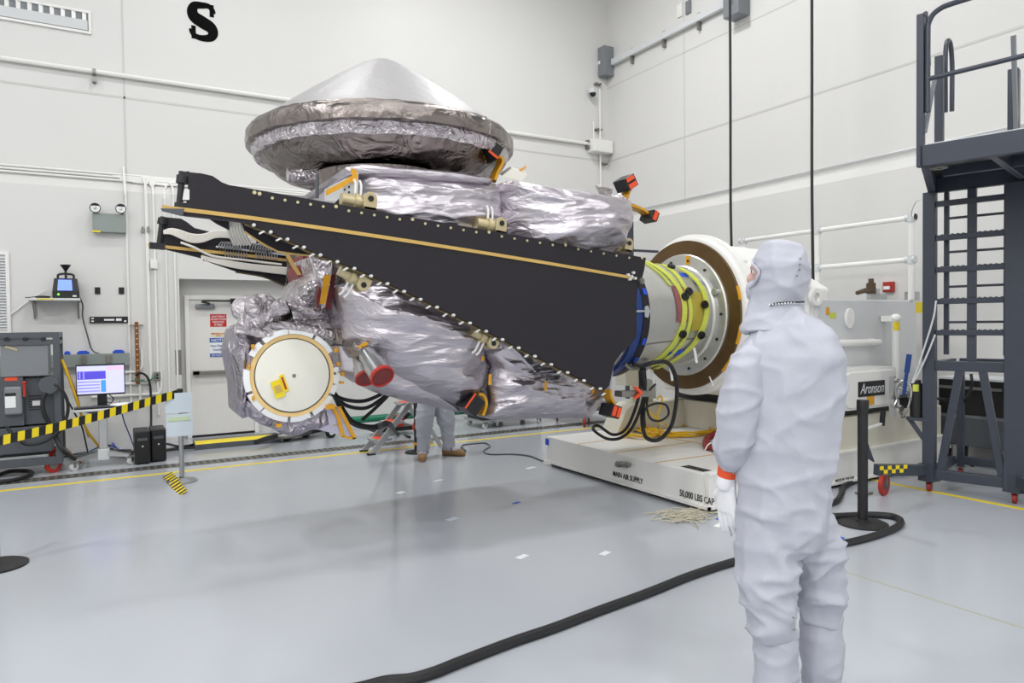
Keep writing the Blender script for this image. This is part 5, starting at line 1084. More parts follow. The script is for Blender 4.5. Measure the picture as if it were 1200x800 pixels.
a, b = PY(88.5, 427.5, CY), PY(147, 461, CY); mx0, mx1, mz0, mz1 = a.x, b.x, b.z, a.z
MB().box((mx0,CY-.01,mz0),(mx1,CY+.03,mz1)).build('bezel', 'black', MN, smooth=False, bevel=.005)
MB().box((CX-.05,CY+.03,z0),(CX+.05,CY+.07,mz0+.1)).build('stand', 'black', MN, smooth=False)
MB().box((CX-.1,CY-.05,z0),(CX+.1,CY+.12,z0+.015)).build('stand_foot', 'black', MN, smooth=False, bevel=.004)
M['scr0'] = glow('screen_pale', (206,208,246), .5); M['scr1'] = glow('screen_indigo', (86,74,206), .55); M['scr2'] = glow('screen_sky', (70,150,236), .55); M['scr3'] = glow('screen_rose', (232,190,222), .5); M['scr4'] = glow('screen_lilac', (150,150,240), .55)
W_, H_ = mx1-mx0, mz1-mz0
def scr(u0, v0, u1, v1, mt, d=.001):
    MB().box((mx0+W_*u0,CY-.011-d,mz1-H_*v1),(mx0+W_*u1,CY-.0105,mz1-H_*v0)).build('screen_window', mt, MN, smooth=False)
scr(.02,.05,.98,.95,'scr0'); scr(.03,.22,.6,.48,'scr1',.002); scr(.62,.08,.97,.2,'scr3',.002); scr(.62,.22,.625,.94,'scr3',.002); scr(.5,.52,.6,.9,'scr2',.002)
for k in range(4): scr(.03,.54+k*.1,.48,.585+k*.1,'scr4',.002)
for k in range(4): scr(.68+k*.075,.24,.684+k*.075,.94,'scr3',.002)
scr(.14,.24,.17,.46,'scr4',.003); scr(.06,.24,.09,.46,'scr4',.003)
hs('signal_cable', [PY(128,462,CY+.08), PY(133,467,CY+.1), PY(129,472,CY+.1), PY(122,468,CY+.1)], .006, 'rubber', 'small black cable loop under the monitor')
hs('signal_cable', [PY(140,470,CY+.15), PY(145,492,CY+.2), PY(152,510,CY+.3), PY(158,526,CY+.2)], .007, 'navy', 'dark blue lead from the cart tray towards the towers')
# computer towers
def tower(px0, px1, py0, py1, label, dy):
    a, b = PF(px0, py1), PF(px1, py1); y = a.y; z = PY(px0, py0, y).z; x1 = PY(px1, py0, y).x
    t = thing('computer_tower', label, 'computer', ((a.x+x1)/2, y+.2, 0))
    MB().box((a.x,y,.012),(x1,y+.42,z)).build('case', 'black', t, smooth=False, bevel=.012)
    MB().box((a.x+.015,y-.006,.04),(x1-.015,y,z-.03)).build('front_panel', 'black', t, smooth=False, bevel=.003)
    MB().box((a.x+.03,y-.009,z*.72),(x1-.03,y-.006,z*.8)).build('drive_bay', 'dgrey', t, smooth=False)
    MB().cyl(((a.x+x1)/2,y-.009,z*.55),((a.x+x1)/2,y-.005,z*.55),.01,n=12).build('power_button', 'lgrey', t)
    for fx in (a.x+.03, x1-.03):
        for fy in (y+.04, y+.38): MB().cyl((fx,fy,0),(fx,fy,.012),.015,n=8).build('foot', 'rubber', t)
    return t
tower(158.5, 176, 506, 545, 'black computer tower on the floor, left of the two', 0); tower(177.5, 194.5, 503.5, 542, 'black computer tower on the floor, right of the two, with the grounding cable', 0)
# loose cables on the floor by the wall
cols = [('rubber','black'),('navy','blue'),('green','green'),('rubber','black'),('copper','brown'),('rubber','black'),('yellowcable','yellow'),('blue','bright blue')]
routes = [[(60,538),(80,534),(105,530),(130,532),(160,534),(200,526),(228,522)],[(100,532),(115,524),(130,522),(145,530),(158,534)],[(70,526),(85,536),(95,540),(100,532),(115,528)],[(130,526),(150,531),(190,528),(228,524)],[(76,524),(84,532),(90,538),(95,542)],[(196,520),(212,523),(230,520)],[(140,534),(150,531),(159,533)],[(128,514),(136,524),(144,530),(158,530)]]
wh = ['black cable running along the wall foot behind the cart','blue cable curled behind the cart column','green cable tangled beside the rack','black cable passing behind the computer towers to the ramp','brown cable fanning out near the rack caster','short black cable entering the yellow edged ramp','short yellow cable left of the towers','bright blue cable between cart and towers']
for k, (r_, (mt, cn)) in enumerate(zip(routes, cols)):
    hs('floor_cable', [PF(x, y, .025+.004*k) for x, y in r_], .016 if mt == 'rubber' else .011, mt, wh[k])
# cable ramp at the door
a, b = PF(229, 527.5), PF(330, 518.5); ry_ = a.y
CR = thing('cable_ramp', 'grey cable ramp with a yellow top edge in front of the door', 'ramp', ((a.x+b.x)/2, ry_+.1, 0))
MB().prism([V((a.x,y,z)) for y,z in ((ry_,0),(ry_,.07),(ry_+.03,.1),(ry_+.3,.1),(ry_+.3,0))], (b.x-a.x,0,0)).build('ramp_body', 'dgrey', CR, smooth=False)
MB().prism([V((a.x,y,z)) for y,z in ((ry_+.0,.072),(ry_+.03,.102),(ry_+.14,.104),(ry_+.14,.1),(ry_+.03,.099))], (b.x-a.x,0,0)).build('edge_stripe', 'yellow', CR, smooth=False)
hs('floor_cable', [PF(300,518,.12), PF(318,512,.12), PF(332,510,.05), PF(350,509,.04), PF(372,504,.04), PF(388,500,.04)], .035, 'rubber', 'thick black cable leaving the right end of the ramp')
hs('floor_cable', [PF(322,512,.08), PF(338,510,.1), PF(350,508,.1), PF(362,506,.06)], .045, 'dullsteel', 'silver sleeve around cables below the sample capsule')
# barrier posts
def stanchion(px, py, h, rb, mt, cap, label, r=.03, belt=None):
    c = PF(px, py); t = thing('stanchion', label, 'stanchion', (c.x, c.y, 0))
    m_ = MB(); m_.lathe([(.001,0),(rb,0),(rb,.012),(rb*.9,.02),(rb*.3,.03),(r*1.4,.04),(.001,.045)], c, (0,0,1), 48); m_.build('base', mt, t)
    m_ = MB(); m_.cyl((c.x,c.y,.035),(c.x,c.y,h-.06),r,n=24); m_.build('pole', mt, t)
    m_ = MB(); m_.lathe([(.001,h-.08),(r*1.18,h-.08),(r*1.18,h-.01),(r*1.1,h),(.001,h)], (c.x,c.y,0), (0,0,1), 24); m_.build('belt_head', cap, t)
    return t, c
t, cS = stanchion(213.5, 564, .98, .15, 'steel', 'black', 'silver stanchion with papers and hazard tape by the door', .024)
zS = .93
e2 = PY(-70, 533, 7.55)
m_ = MB(); m_.ribbon([V((cS.x-.03,cS.y-.03,zS)), V((cS.x-.03,cS.y-.03,zS)).lerp(e2,.5)+V((0,0,-.02)), e2], (0,0,.042), .003)
tag(m_.build('barrier_tape', 'hazard', smooth=False), 'yellow and black striped barrier tape stretched left from the silver stanchion', 'tape')
m_ = MB(); p0 = PF(195,556,.012); m_.ribbon([PF(196,556,.03), PF(203,563,.03), PF(208,571,.015), PF(214,578,.01)], (.045,.02,.02), .003)
tag(m_.build('barrier_tape', 'hazard', smooth=False), 'short striped tape end lying on the silver stanchion base', 'tape')
M['greenhl'] = mat('green_note', (205,222,180), .6)
for k, (p0, p1) in enumerate((((193.5,461),(225.5,482.5)),((194.5,486),(226,509.5)))):
    a, b = PY(*p0, cS.y-.035), PY(*p1, cS.y-.035); t = thing('paper_notice', ('upper paper notice taped to the silver stanchion','lower paper notice with a green band on the silver stanchion')[k], 'notice', ((a.x+b.x)/2, cS.y-.035, b.z))
    m_ = MB(); m_.ribbon([V((a.x,cS.y-.03,(a.z+b.z)/2)), V(((a.x+b.x)/2,cS.y-.04,(a.z+b.z)/2)), V((b.x,cS.y-.03,(a.z+b.z)/2))], (0,0,(a.z-b.z)/2), .003, k=4); m_.build('sheet', 'pbluepaper', t)
    if k: MB().box((a.x+.02,cS.y-.046,a.z-.07),(b.x-.03,cS.y-.043,a.z-.03)).build('green_band', 'greenhl', t, smooth=False)
stanchion(-6, 664, 1.0, .195, 'rubber', 'black', 'black stanchion cut off by the left edge of the picture', .032)
_, cM = stanchion(488.5, 530, 1.0, .15, 'rubber', 'black', 'black stanchion standing behind the step ladder and foil skirt', .032)
m_ = MB(); m_.lathe_closed([(.034,.1),(.04,.1),(.04,.13),(.034,.13)], cM, (0,0,1), 20); tag(m_.build('ground_strap', 'kapton'), 'amber band around the foot of the black stanchion behind the ladder', 'strap')
# step ladder
LY0, LY1 = PF(435, 533).y, PF(421, 529.5).y; LX = PF(435, 533).x; TX = PY(479, 473, LY0).x; TZ = PY(479, 473, LY0).z
LD = thing('step_ladder', 'aluminium three step ladder with orange grip pads', 'ladder', ((LX+TX)/2, (LY0+LY1)/2, 0))
for y in (LY0, LY1):
    MB().bar((LX,y,0), (TX+.02,y,TZ), .028, .07).build('side_rail', 'alu', LD, smooth=False, bevel=.004)
    MB().bar((TX+.45,y,0), (TX+.08,y,TZ), .028, .05).build('rear_leg', 'alu', LD, smooth=False, bevel=.004)
    MB().box((LX-.05,y-.025,0),(LX+.05,y+.025,.02)).build('foot', 'rubber', LD, smooth=False)
for f in (.28, .62, 1.0):
    x = LX+(TX-LX)*f; z = TZ*f; e = .1 if f == 1 else 0
    MB().box((x-.1,LY0+.015,z-.02),(x+.14+e,LY1-.015,z+.012)).build('tread', 'alu', LD, smooth=False, bevel=.005)
    MB().box((x-.06,(LY0+LY1)/2-.1,z+.012),(x+.08,(LY0+LY1)/2+.1,z+.016)).build('grip_pad', 'orange', LD, smooth=False)
MB().bar((TX+.32,LY0,TZ*.35), (TX+.32,LY1,TZ*.35), .03, .03).build('brace', 'alu', LD, smooth=False)
# things behind the spacecraft along the wall
GP = thing('green_pipe', 'long green pipe on low feet along the back wall', 'pipe', (4.0, 10.6, 0))
a = PY(402, 492.5, 10.6); b = PY(488, 486.5, 10.6)
MB().cyl((a.x-.3,10.6,(a.z+b.z)/2), (b.x+1.6,10.6,(a.z+b.z)/2), .055, n=20).build('pipe', 'green', GP)
for x in (a.x-.2, b.x+1.5): MB().box((x-.04,10.5,0),(x+.04,10.7,(a.z+b.z)/2-.03)).build('foot', 'dgrey', GP, smooth=False)
for k, pts in enumerate(([(385,450),(392,462),(404,468),(424,470),(440,465),(452,458),(460,450)],[(385,452),(392,463),(406,475),(428,478),(446,468),(457,458),(464,450)],[(385,454),(393,464),(400,478),(412,494),(428,500),(444,500),(456,497)],[(424,492),(440,478),(454,464),(464,450)])):
    hs('test_cable', [PY(x, y, (5.0,5.06,5.12,5.18)[k]) for x, y in pts]+([PF(466,508,.02), PF(480,512,.02)] if k == 2 else []), .014 if k != 2 else .022, 'rubber', ('upper black cable drooping between capsule and foil skirt','second black cable drooping just below the upper one','thickest black cable falling from behind the capsule to the ladder','black cable rising from the ladder to the foil skirt')[k])
HR = thing('hose_reel', 'small dark hose reel with an orange wheel behind the step ladder', 'hose reel', tuple(PF(484, 509)))
c = PF(491, 508); m_ = MB(); m_.lathe([(.001,-.03),(.1,-.03),(.11,-.02),(.11,.02),(.1,.03),(.001,.03)], c+V((0,0,.11)), (.3,-1,0), 28); m_.build('wheel', 'orange', HR)
MB().cyl(c+V((.0,-.04,.11)), c+V((0,.04,.11)), .045, n=16).build('hub', 'dullsteel', HR)
m_ = MB(); m_.box((c.x-.65,c.y+.05,.06),(c.x-.05,c.y+.4,.12)); m_.tube([(c.x-.6,c.y+.2,.14),(c.x-.4,c.y+.1,.22),(c.x-.2,c.y+.2,.2),(c.x-.08,c.y+.15,.3)], .03); m_.build('frame', 'black', HR, smooth=False)
c2 = PY(470, 494, c.y); MB().box((c2.x-.05,c.y,.3-.17),(c2.x+.05,c.y+.1,.3)).build('valve_box', 'red', HR, smooth=False, bevel=.01)
KR = thing('caster_dolly', 'low caster dolly under the sample capsule', 'dolly', tuple(PF(380, 513)))
c = PF(388, 513); caster(c.x, c.y, KR, .085, 'black', .2, 'paper', .4); caster(c.x-.6, c.y+.1, KR, .085, 'black', .2, 'paper', .4); MB().box((c.x-.75,c.y-.06,.2),(c.x+.08,c.y+.3,.24)).build('deck', 'grey', KR, smooth=False); caster(c.x-.3, c.y+.28, KR, .085, 'black', .2, 'paper', .4)
BC = thing('equipment_case', 'long black case on a low wheeled frame behind the lower foil', 'case', (5.75, 9.7, 0))
a = PF(575, 502); b = PF(640, 498)
MB().box((a.x-.1,a.y+.02,.13),(b.x+.05,a.y+.6,.62)).build('case', 'black', BC, smooth=False, bevel=.01)
MB().box((a.x-.15,a.y-.0,.09),(b.x+.08,a.y+.62,.13)).build('frame', 'alu', BC, smooth=False)
for x in (a.x-.08, b.x+.02):
    for y in (a.y+.04, a.y+.56): caster(x, y, BC, .045, 'lgrey', .1, 'paper', .2)
m_ = MB(); c = PF(582, 502); m_.bar((c.x,c.y-.02,.05),(c.x,c.y-.02,.5),.03,.03); m_.build('upright', 'alu', BC, smooth=False)
UD = thing('utility_dolly', 'dolly with a dark red rimmed caster behind the rotation fixture', 'dolly', tuple(PF(692, 500)))
c = PF(685, 500); caster(c.x, c.y, UD, .095, 'red', .24, 'dgrey', .9); caster(c.x+.75, c.y, UD, .095, 'red', .24, 'dgrey', .9); caster(c.x+.1, c.y+.9, UD, .095, 'red', .24, 'dgrey', .9); caster(c.x+.75, c.y+.9, UD, .095, 'red', .24, 'dgrey', .9)
MB().box((c.x-.08,c.y-.06,.24),(c.x+.85,c.y+1.0,.3)).build('deck', 'dgrey', UD, smooth=False)
bp = PY(736, 270, c.y+.6)
MB().box((bp.x-.05,c.y+.55,.3),(bp.x+.08,c.y+.65,bp.z+.15)).build('mast', 'slate', UD, smooth=False); b2 = PY(738, 293, c.y+.58); MB().box((bp.x+.08,c.y+.57,b2.z-.02),(min(bp.x+1.1,8.55),c.y+.62,b2.z+.02)).build('mast_arm', 'slate', UD, smooth=False)
hs('floor_lead', [PF(540,524,.01), PF(546,528,.01), PF(541,522,.01), PF(552,520,.01), PF(568,519,.01), PF(574,523,.01), PF(567,528,.01), PF(574,532,.01), PF(600,532,.01), PF(620,534,.01), PF(636,540,.012)], .009, 'dgrey', 'thin dark lead curling over the floor to the fixture base')
# ================================================================== MAINTENANCE STAND (right)
aX = V((.966, .259, 0)); bX = V((.259, -.966, 0)); ZV = V((0,0,1))
SL = V((6.68, 3.69, 0))
def wpx(v):                                     # picture x of a point, to size the frame
    c = ROT.transposed() @ (v-CAMP); return 600+FPX*c.x/-c.z
Wd = .4
while wpx(SL+bX*Wd) < 1188: Wd += .01
def sp(a_, b_, z): return SL+aX*a_+bX*b_+ZV*z
ZDK, ZDT = 2.78, 2.94
ST = thing('maintenance_stand', 'tall dark slate maintenance stand with a cantilevered work platform', 'platform stand', tuple(SL+bX*.35))
def sbar(p, q, w_, h_, name='frame_bar', m='slate', par=None, bev=.004): return MB().bar(sp(*p), sp(*q), w_, h_, up=aX if abs(p[2]-q[2]) > .3 else ZV).build(name, m, par or ST, smooth=False, bevel=bev)
zb0_ = 1.62-(428.5-373)/826*6.55
sbar((0,0,.10),(0,0,ZDK), .10, .10, 'post'); sbar((0,Wd,.10),(0,Wd,ZDK), .15, .12, 'post')
sbar((.9,.06,.10),(.9,.06,zb0_), .06, .06, 'post'); sbar((.9,Wd,.10),(.9,Wd,ZDK), .09, .09, 'post')
zb = 1.62-(428.5-373)/826*6.55
sbar((0,.05,zb),(0,Wd-.05,zb), .07, .09, 'beam'); sbar((0,.05,.17),(0,Wd-.05,.17), .08, .09, 'base_beam')
sbar((0,.24,zb-.04),(0,.09,.2), .06, .06, 'brace'); sbar((0,Wd-.24,zb-.04),(0,Wd-.09,.2), .06, .06, 'brace')
sbar((.02,Wd*.5,zb+.04),(.02,Wd*.5,ZDK), .07, .05, 'mast')
for f in (.17, .87): sbar((.1,Wd*f,zb+.1),(.1,Wd*f,ZDK), .04, .04, 'ladder_rail')
def zpy(py): return 1.62-(py-373)/826*6.6
for k, py in enumerate((258,297,337,378)): sbar((.1,Wd*.17,zpy(py)),(.1,Wd*.87,zpy(py)), .025, .022, 'rung')
for k, py in enumerate((242,281,317.5,354,390)):
    r = sbar((.0,.05,zpy(py)),(.0,Wd-.05,zpy(py)), .05, .05, 'step_tread')
    for i in range(12):
        MB().bar(sp(-.02,.1+i*(Wd-.2)/11,zpy(py)+.025), sp(.02,.1+i*(Wd-.2)/11,zpy(py)+.025), .015, .012).build('tread_tooth', 'slate', r, smooth=False) if k in (1,2,3,4) else None
for b_ in (0, Wd): sbar((.05,b_,zb),(.85,b_,zb), .06, .06, 'side_beam'); sbar((.05,b_,.17),(.85,b_,.17), .06, .08, 'base_beam')
sbar((.9,.05,zb),(.9,Wd-.05,zb), .06, .06, 'beam'); sbar((.9,.05,.17),(.9,Wd-.05,.17), .06, .08, 'base_beam')
for b_ in (0, Wd):
    for z in (.17,): 
        c = sp(0,b_,z); MB().box((c.x-.07,c.y-.07,.10),(c.x+.07,c.y+.07,.26)).build('corner_plate', 'slate', ST, smooth=False, bevel=.004)
for a_, b_ in ((0,0),(0,Wd),(.9,.06),(.9,Wd)): c = sp(a_,b_,0); caster(c.x, c.y, ST, .045, 'hose_red', .105, 'dgrey', .3)
# outriggers with red wheels and checker marks
Wc = PF(1036, 580); ow = V((Wc.x, Wc.y, 0)); o0 = ow+V((-.06,.04,.235))
ob = MB().bar(o0, SL+V((0,0,.2)), .07, .10).build('outrigger', 'slate', ST, smooth=False, bevel=.004)
d = (SL-o0); d.z = 0; d.normalize(); nrm = V((d.y,-d.x,0)); nrm = nrm if nrm.dot(CAMP-ow) > 0 else -nrm
for k in range(7):
    p = o0+d*(.03+k*.042)+nrm*.037+V((0,0,.02 if k % 2 == 0 else -.015)); MB().hexa([p+d*x+ZV*z+nrm*y for z in (-.018,.018) for x,y in ((-.02,0),(.02,0),(.02,.002),(-.02,.002))]).build('checker_mark', 'yellow', ob, smooth=False)
caster(Wc.x, Wc.y, ST, .1, 'red', .2, 'dgrey', .2)
p = ow+V((-.12,.12,0)); MB().bar(p+V((0,0,.02)), p+V((0,0,.62)), .03, .03).build('jack_post', 'black', ST, smooth=False); MB().box((p.x-.06,p.y-.05,0),(p.x+.06,p.y+.05,.02)).build('jack_foot', 'dullsteel', ST, smooth=False)
MB().prism([p+V((.02,0,.35)), p+V((.12,-.03,.29)), p+V((.02,0,.55))], (0,.02,0)).build('gusset', 'slate', ST, smooth=False)
MB().bar(p+V((.0,.0,.60)), p+V((.36,.05,.62)), .02, .02).build('jack_handle', 'white', ST, smooth=False); MB().bar(p+V((.36,.05,.6)), p+V((.38,.05,.75)), .035, .035).build('handle_grip', 'black', ST, smooth=False)
o2 = sp(-.55, Wd+.45, .2); MB().bar(sp(0,Wd,.2), o2, .07, .1).build('outrigger', 'slate', ST, smooth=False, bevel=.004); caster(o2.x, o2.y, ST, .09, 'red', .16, 'dgrey', .2)
# platform deck
fa, fb0, fb1 = -1.36, .0, Wd+.12
fl0 = V((PF(1079,196,ZDK).x, PF(1079,196,ZDK).y, 0)); dl = fl0-SL; fa, fb0 = dl.dot(aX), dl.dot(bX)
def dbar(p, q, w_, h_, name='deck_beam', m='slate'): return sbar(p, q, w_, h_, name, m)
fb1 = Wd+.05; fb1 += .45; zmid = (ZDK+ZDT)/2; hh = ZDT-ZDK
dbar((fa,fb0,zmid),(fa,fb1,zmid), .06, hh); dbar((.06,-.03,zmid),(.06,fb1,zmid), .06, hh)
dbar((fa,fb0+.03,zmid),(.06,.0,zmid), .06, hh); dbar((fa,fb1-.03,zmid),(.06,fb1-.03,zmid), .06, hh)
dbar((fa,(fb0+fb1)/2,zmid-.02),(.06,(fb0+fb1)/2,zmid-.02), .05, .1); dbar((fa*.5,fb0,zmid-.02),(fa*.5,fb1,zmid-.02), .05, .08)
m_ = MB(); m_.prism([sp(fa,fb0,ZDT), sp(fa,fb1,ZDT), sp(.1,fb1,ZDT), sp(.1,-.02,ZDT)], (0,0,.012)); m_.build('deck_plate', 'alu', ST, smooth=False)
m_ = MB(); m_.prism([sp(fa+.02,fb0+.02,ZDT-.03), sp(fa+.02,fb1-.02,ZDT-.03), sp(.05,fb1-.02,ZDT-.03), sp(.05,.02,ZDT-.03)], (0,0,.02)); m_.build('deck_underside', 'black', ST, smooth=False)
for a_, b_ in ((fa+.1,fb0+.1),(fa+.12,fb1-.1)):
    c = sp(a_,b_,ZDK); MB().lathe_closed([(.022,-.01),(.06,-.012),(.06,.0),(.022,.0)], c, (0,0,1), 24).build('round_pad', 'dullsteel', ST)
# guard rails on the deck
zr0, zr1, zr2 = ZDT, ZDT+1.05, ZDT+.55
def rp(px, py, a_=None): return PX(px, py, 0)
front = lambda t, z: sp(fa, fb0+(fb1-fb0)*t, z)
MB().bar(front(0,ZDK+.0)+aX*.0, front(0,ZDT+1.0), .05, .06, up=aX).build('rail_post', 'slate', ST, smooth=False, bevel=.006)
MB().bar(front(1,ZDT)+aX*.0, front(1,ZDT+1.0), .05, .06, up=aX).build('rail_post', 'slate', ST, smooth=False, bevel=.006)
m_ = MB(); m_.tube([front(.05,ZDT+.25), front(.05,ZDT+.8), front(.06,ZDT+.93), front(.13,ZDT+1.0), front(.3,ZDT+1.02), front(1.0,ZDT+1.03)], .02, n=10); m_.build('top_rail', 'slate', ST)
m_ = MB(); m_.cyl(front(.04,ZDT+.5), front(1.0,ZDT+.52), .018, n=10); m_.build('mid_rail', 'slate', ST)
MB().bar(sp(fa+.4,fb0+.03,ZDT), sp(fa+.4,fb0+.03,ZDT+.78), .06, .06, up=aX).build('rail_post', 'slate', ST, smooth=False, bevel=.006)
m_ = MB(); m_.tube([sp(fa+.5,fb0+.05,ZDT+.35), sp(fa+.5,fb0+.05,ZDT+.85), sp(fa+.62,fb0+.05,ZDT+.95), sp(fa+.7,fb0+.05,ZDT+.8), sp(fa+.7,fb0+.05,ZDT+.4)], .018, n=8); m_.build('gate_loop', 'slate', ST)
MB().bar(front(.03,ZDT+.1), sp(fa+.25,fb0+.03,ZDT+.55), .03, .015, up=aX).build('gusset_strut', 'grey', ST, smooth=False)
MB().bar(sp(-.02,Wd-.02,ZDT), sp(-.02,Wd-.02,ZDT+.8), .08, .09, up=aX).build('rail_post', 'slate', ST, smooth=False, bevel=.006)
MB().bar(sp(-.02,Wd-.0,ZDT+.2), sp(-.3,Wd+.02,ZDT+1.0), .03, .06, up=aX).build('gusset_strut', 'grey', ST, smooth=False)
m_ = MB(); m_.cyl(sp(-.05,-.0,ZDT+1.0), sp(fa,fb0+.03,ZDT+1.0), .018, n=10); m_.build('top_rail', 'slate', ST)
# hydraulic lift pump on the stand
def zy(py, dep): return 1.62-(py-373)/826*dep
hp = PX(1073.5, 470, SL.x-.05); hp = V((hp.x, hp.y, 0)); D_ = 6.55
m_ = MB(); m_.cyl(hp+ZV*zy(490,D_), hp+ZV*zy(450,D_), .052, n=22); m_.cyl(hp+ZV*zy(450,D_), hp+ZV*zy(446,D_), .04, n=22); hy = m_.build('hydraulic_cylinder', 'black', ST)
c = hp+(CAMP-hp).normalized()*.055; MB().box((c.x-.02,c.y-.02,zy(459,D_)),(c.x+.01,c.y+.02,zy(451,D_))).build('sticker', 'sling', hy, smooth=False)
MB().bar(hp+ZV*zy(491,D_)+V((-.1,.02,0)), SL+ZV*zy(493,D_), .07, .03).build('pump_bracket', 'slate', ST, smooth=False); MB().bar(hp+V((-.06,.03,zy(492,D_))), SL+ZV*zy(525,D_), .04, .04).build('pump_brace', 'slate', ST, smooth=False)
h0, h1 = PX(1059, 462, SL.x-.12), PX(1065.5, 415, SL.x-.12); mid = h0.lerp(h1, .55)
MB().cyl(h0, mid, .016, n=10).build('pump_handle', 'navy', ST); MB().cyl(mid, h1, .024, n=12).build('handle_grip', 'navy', ST)
random.seed(11)
for k in range(9):
    px, py = 1047+random.random()*20, 446+k*5
    c = PX(px, py, SL.x-.1); e_ = V((random.uniform(-.03,.03), random.uniform(-.06,.06), random.uniform(-.05,.05)))
    m_ = MB(); m_.cyl(c-e_, c+e_, .014, n=8); m_.cyl(c+e_*.6, c+e_*1.1, .022, n=6); m_.build('hydraulic_fitting', 'steel' if k % 2 else 'dullsteel', ST)
m_ = MB(); m_.tube([PX(1052,470,SL.x-.1), PX(1050,455,SL.x-.14), PX(1058,446,SL.x-.12), PX(1068,455,SL.x-.1), PX(1064,478,SL.x-.12), PX(1058,488,SL.x-.1)], .009); m_.build('hydraulic_line', 'alu', ST)
m_ = MB(); m_.bar(PX(1046,440,SL.x-.06), PX(1046,488,SL.x-.06), .05, .04); m_.build('pump_block', 'alu', ST, smooth=False)
for pts, nm in (([(1097,352),(1094,372),(1084,405),(1074,435),(1066,455)],'pale cable slanting from the stand post to the pump, upper one'),([(1096,392),(1088,412),(1078,434),(1068,452)],'pale cable slanting from the stand post to the pump, lower one')):
    hs('stand_cable', [PX(x, y, SL.x-.09) for x, y in pts], .008, 'lgrey', nm)
hs('stand_cable', [PX(1084,233,SL.x+.2), PX(1074,236,SL.x+.4), PX(1069,246,7.5), PX(1068,254,7.66)], .006, 'lgrey', 'thin wire arching from the guard rail to the stand')
# dark cabinet standing behind the stand
CB = thing('tool_cabinet', 'black wheeled cabinet seen through the frame of the maintenance stand', 'cabinet', (8.38, 4.05, 0))
MB().box((8.14,3.72,.56),(8.64,4.4,.94)).build('case', 'black', CB, smooth=False, bevel=.01); MB().box((8.12,3.7,.94),(8.65,4.42,.965)).build('worktop', 'lgrey', CB, smooth=False, bevel=.004)
MB().box((8.13,3.7,.22),(8.64,4.42,.53)).build('drawer_base', 'dgrey', CB, smooth=False, bevel=.01); MB().box((8.115,3.75,.84),(8.14,4.38,.87)).build('handle_bar', 'dullsteel', CB, smooth=False); MB().box((8.15,3.74,.53),(8.6,4.38,.56)).build('gap_strip', 'grey', CB, smooth=False)
for x, y in ((8.22,3.8),(8.55,3.8),(8.22,4.32),(8.55,4.32)): caster(x, y, CB, .08, 'black', .22, 'dullsteel', .3)
hs('stand_cable', [PX(1138,438,7.2), PX(1139,450,7.2), PX(1135,462,7.4), PX(1128,470,7.6), PX(1110,468,7.8), PX(1088,466,7.0)], .014, 'rubber', 'black cable drooping inside the lower frame of the stand')
m_ = MB(); m_.cyl((8.66,3.72,.4), (8.66,3.72,1.35), .03, n=14); m_.cyl((8.66,3.72,0),(8.66,3.72,.4), .045, n=14)
tag(m_.build('standpipe', 'white'), 'white standpipe on the right wall behind the stand', 'pipe')
hs('floor_cable', [PF(1108,548,.02), PF(1118,540,.02), PF(1132,541,.02), PF(1140,545,.02)], .02, 'rubber', 'short black cable on the floor inside the stand')
# ================================================================== FLOOR
stanchion(1011, 614, .985, .185, 'rubber', 'black', 'black stanchion standing alone to the right of the person', .038)
HP = [PF(x, y, .025) for x, y in ((380,812),(420,806),(452,798),(482,795),(510,787),(540,775),(600,752),(650,735),(700,716),(760,694),(810,674),(860,658),(900,650),(940,643),(985,637),(1020,629),(1048,619),(1056,611),(1046,605),(1020,603),(995,604),(970,605),(945,606))]
hs('floor_hose', HP, .027, 'rubber', 'long thick black hose snaking across the front of the floor', 'hose')
hs('floor_hose', [PF(x, y, .025) for x, y in ((940,592),(965,591),(980,587),(986,578),(988,571),(1000,564),(1020,559),(1045,553),(1062,551),(1080,549))], .026, 'rubber', 'short black hose curving along the foot of the fixture base', 'hose')
for k, (px, py, wpx_, hpx, mt, nm) in enumerate(((612,652,.10,.05,'paper','white tape bit on the floor left of the hose, nearer of two'),(709,648,.09,.05,'paper','white tape bit on the floor, right of the other near one'),(470,577,.09,.07,'paper','white tape bit on the floor left of the fixture, nearest the ladder'),(513,563,.12,.05,'paper','white tape bit on the floor below the second person'),(530,608,.11,.06,'pbluepaper','faint white tape bit inside the spacecraft shadow'),(622,548,.14,.06,'paper','white tape bit at the far corner of the fixture base'),(843,615,.12,.05,'paper','white tape bit under the gloved hand'),(605,589,.09,.04,'blue','blue tape bit in the spacecraft shadow'),(984,631,.10,.05,'blue','blue tape bit beside the hose right of the person'),(842,608,.05,.03,'blue','tiny blue tape bit just under the glove'))):
    c = PF(px, py); m_ = MB(); m_.box((c.x-wpx_/2,c.y-hpx/2,0),(c.x+wpx_/2,c.y+hpx/2,.0015), rz=.35); tag(m_.build('floor_marker', mt, smooth=False), nm, 'tape')
random.seed(5); P = []; c = PF(803, 606)
for i in range(110): P.append(c+V((random.gauss(0,.13), random.gauss(0,.10), .008+abs(random.gauss(0,.012)))))
m_ = MB(); m_.tube(P, .0035, n=5, k=3); m_.tube([c+V((0,.02,.01)), PX(826,590,4.34), PX(825,566,4.37), PX(824.5,560,4.375)], .003, n=5)
tag(m_.build('cord_pile', 'cord'), 'tangled pile of thin beige cord on the floor by the fixture base', 'cord')
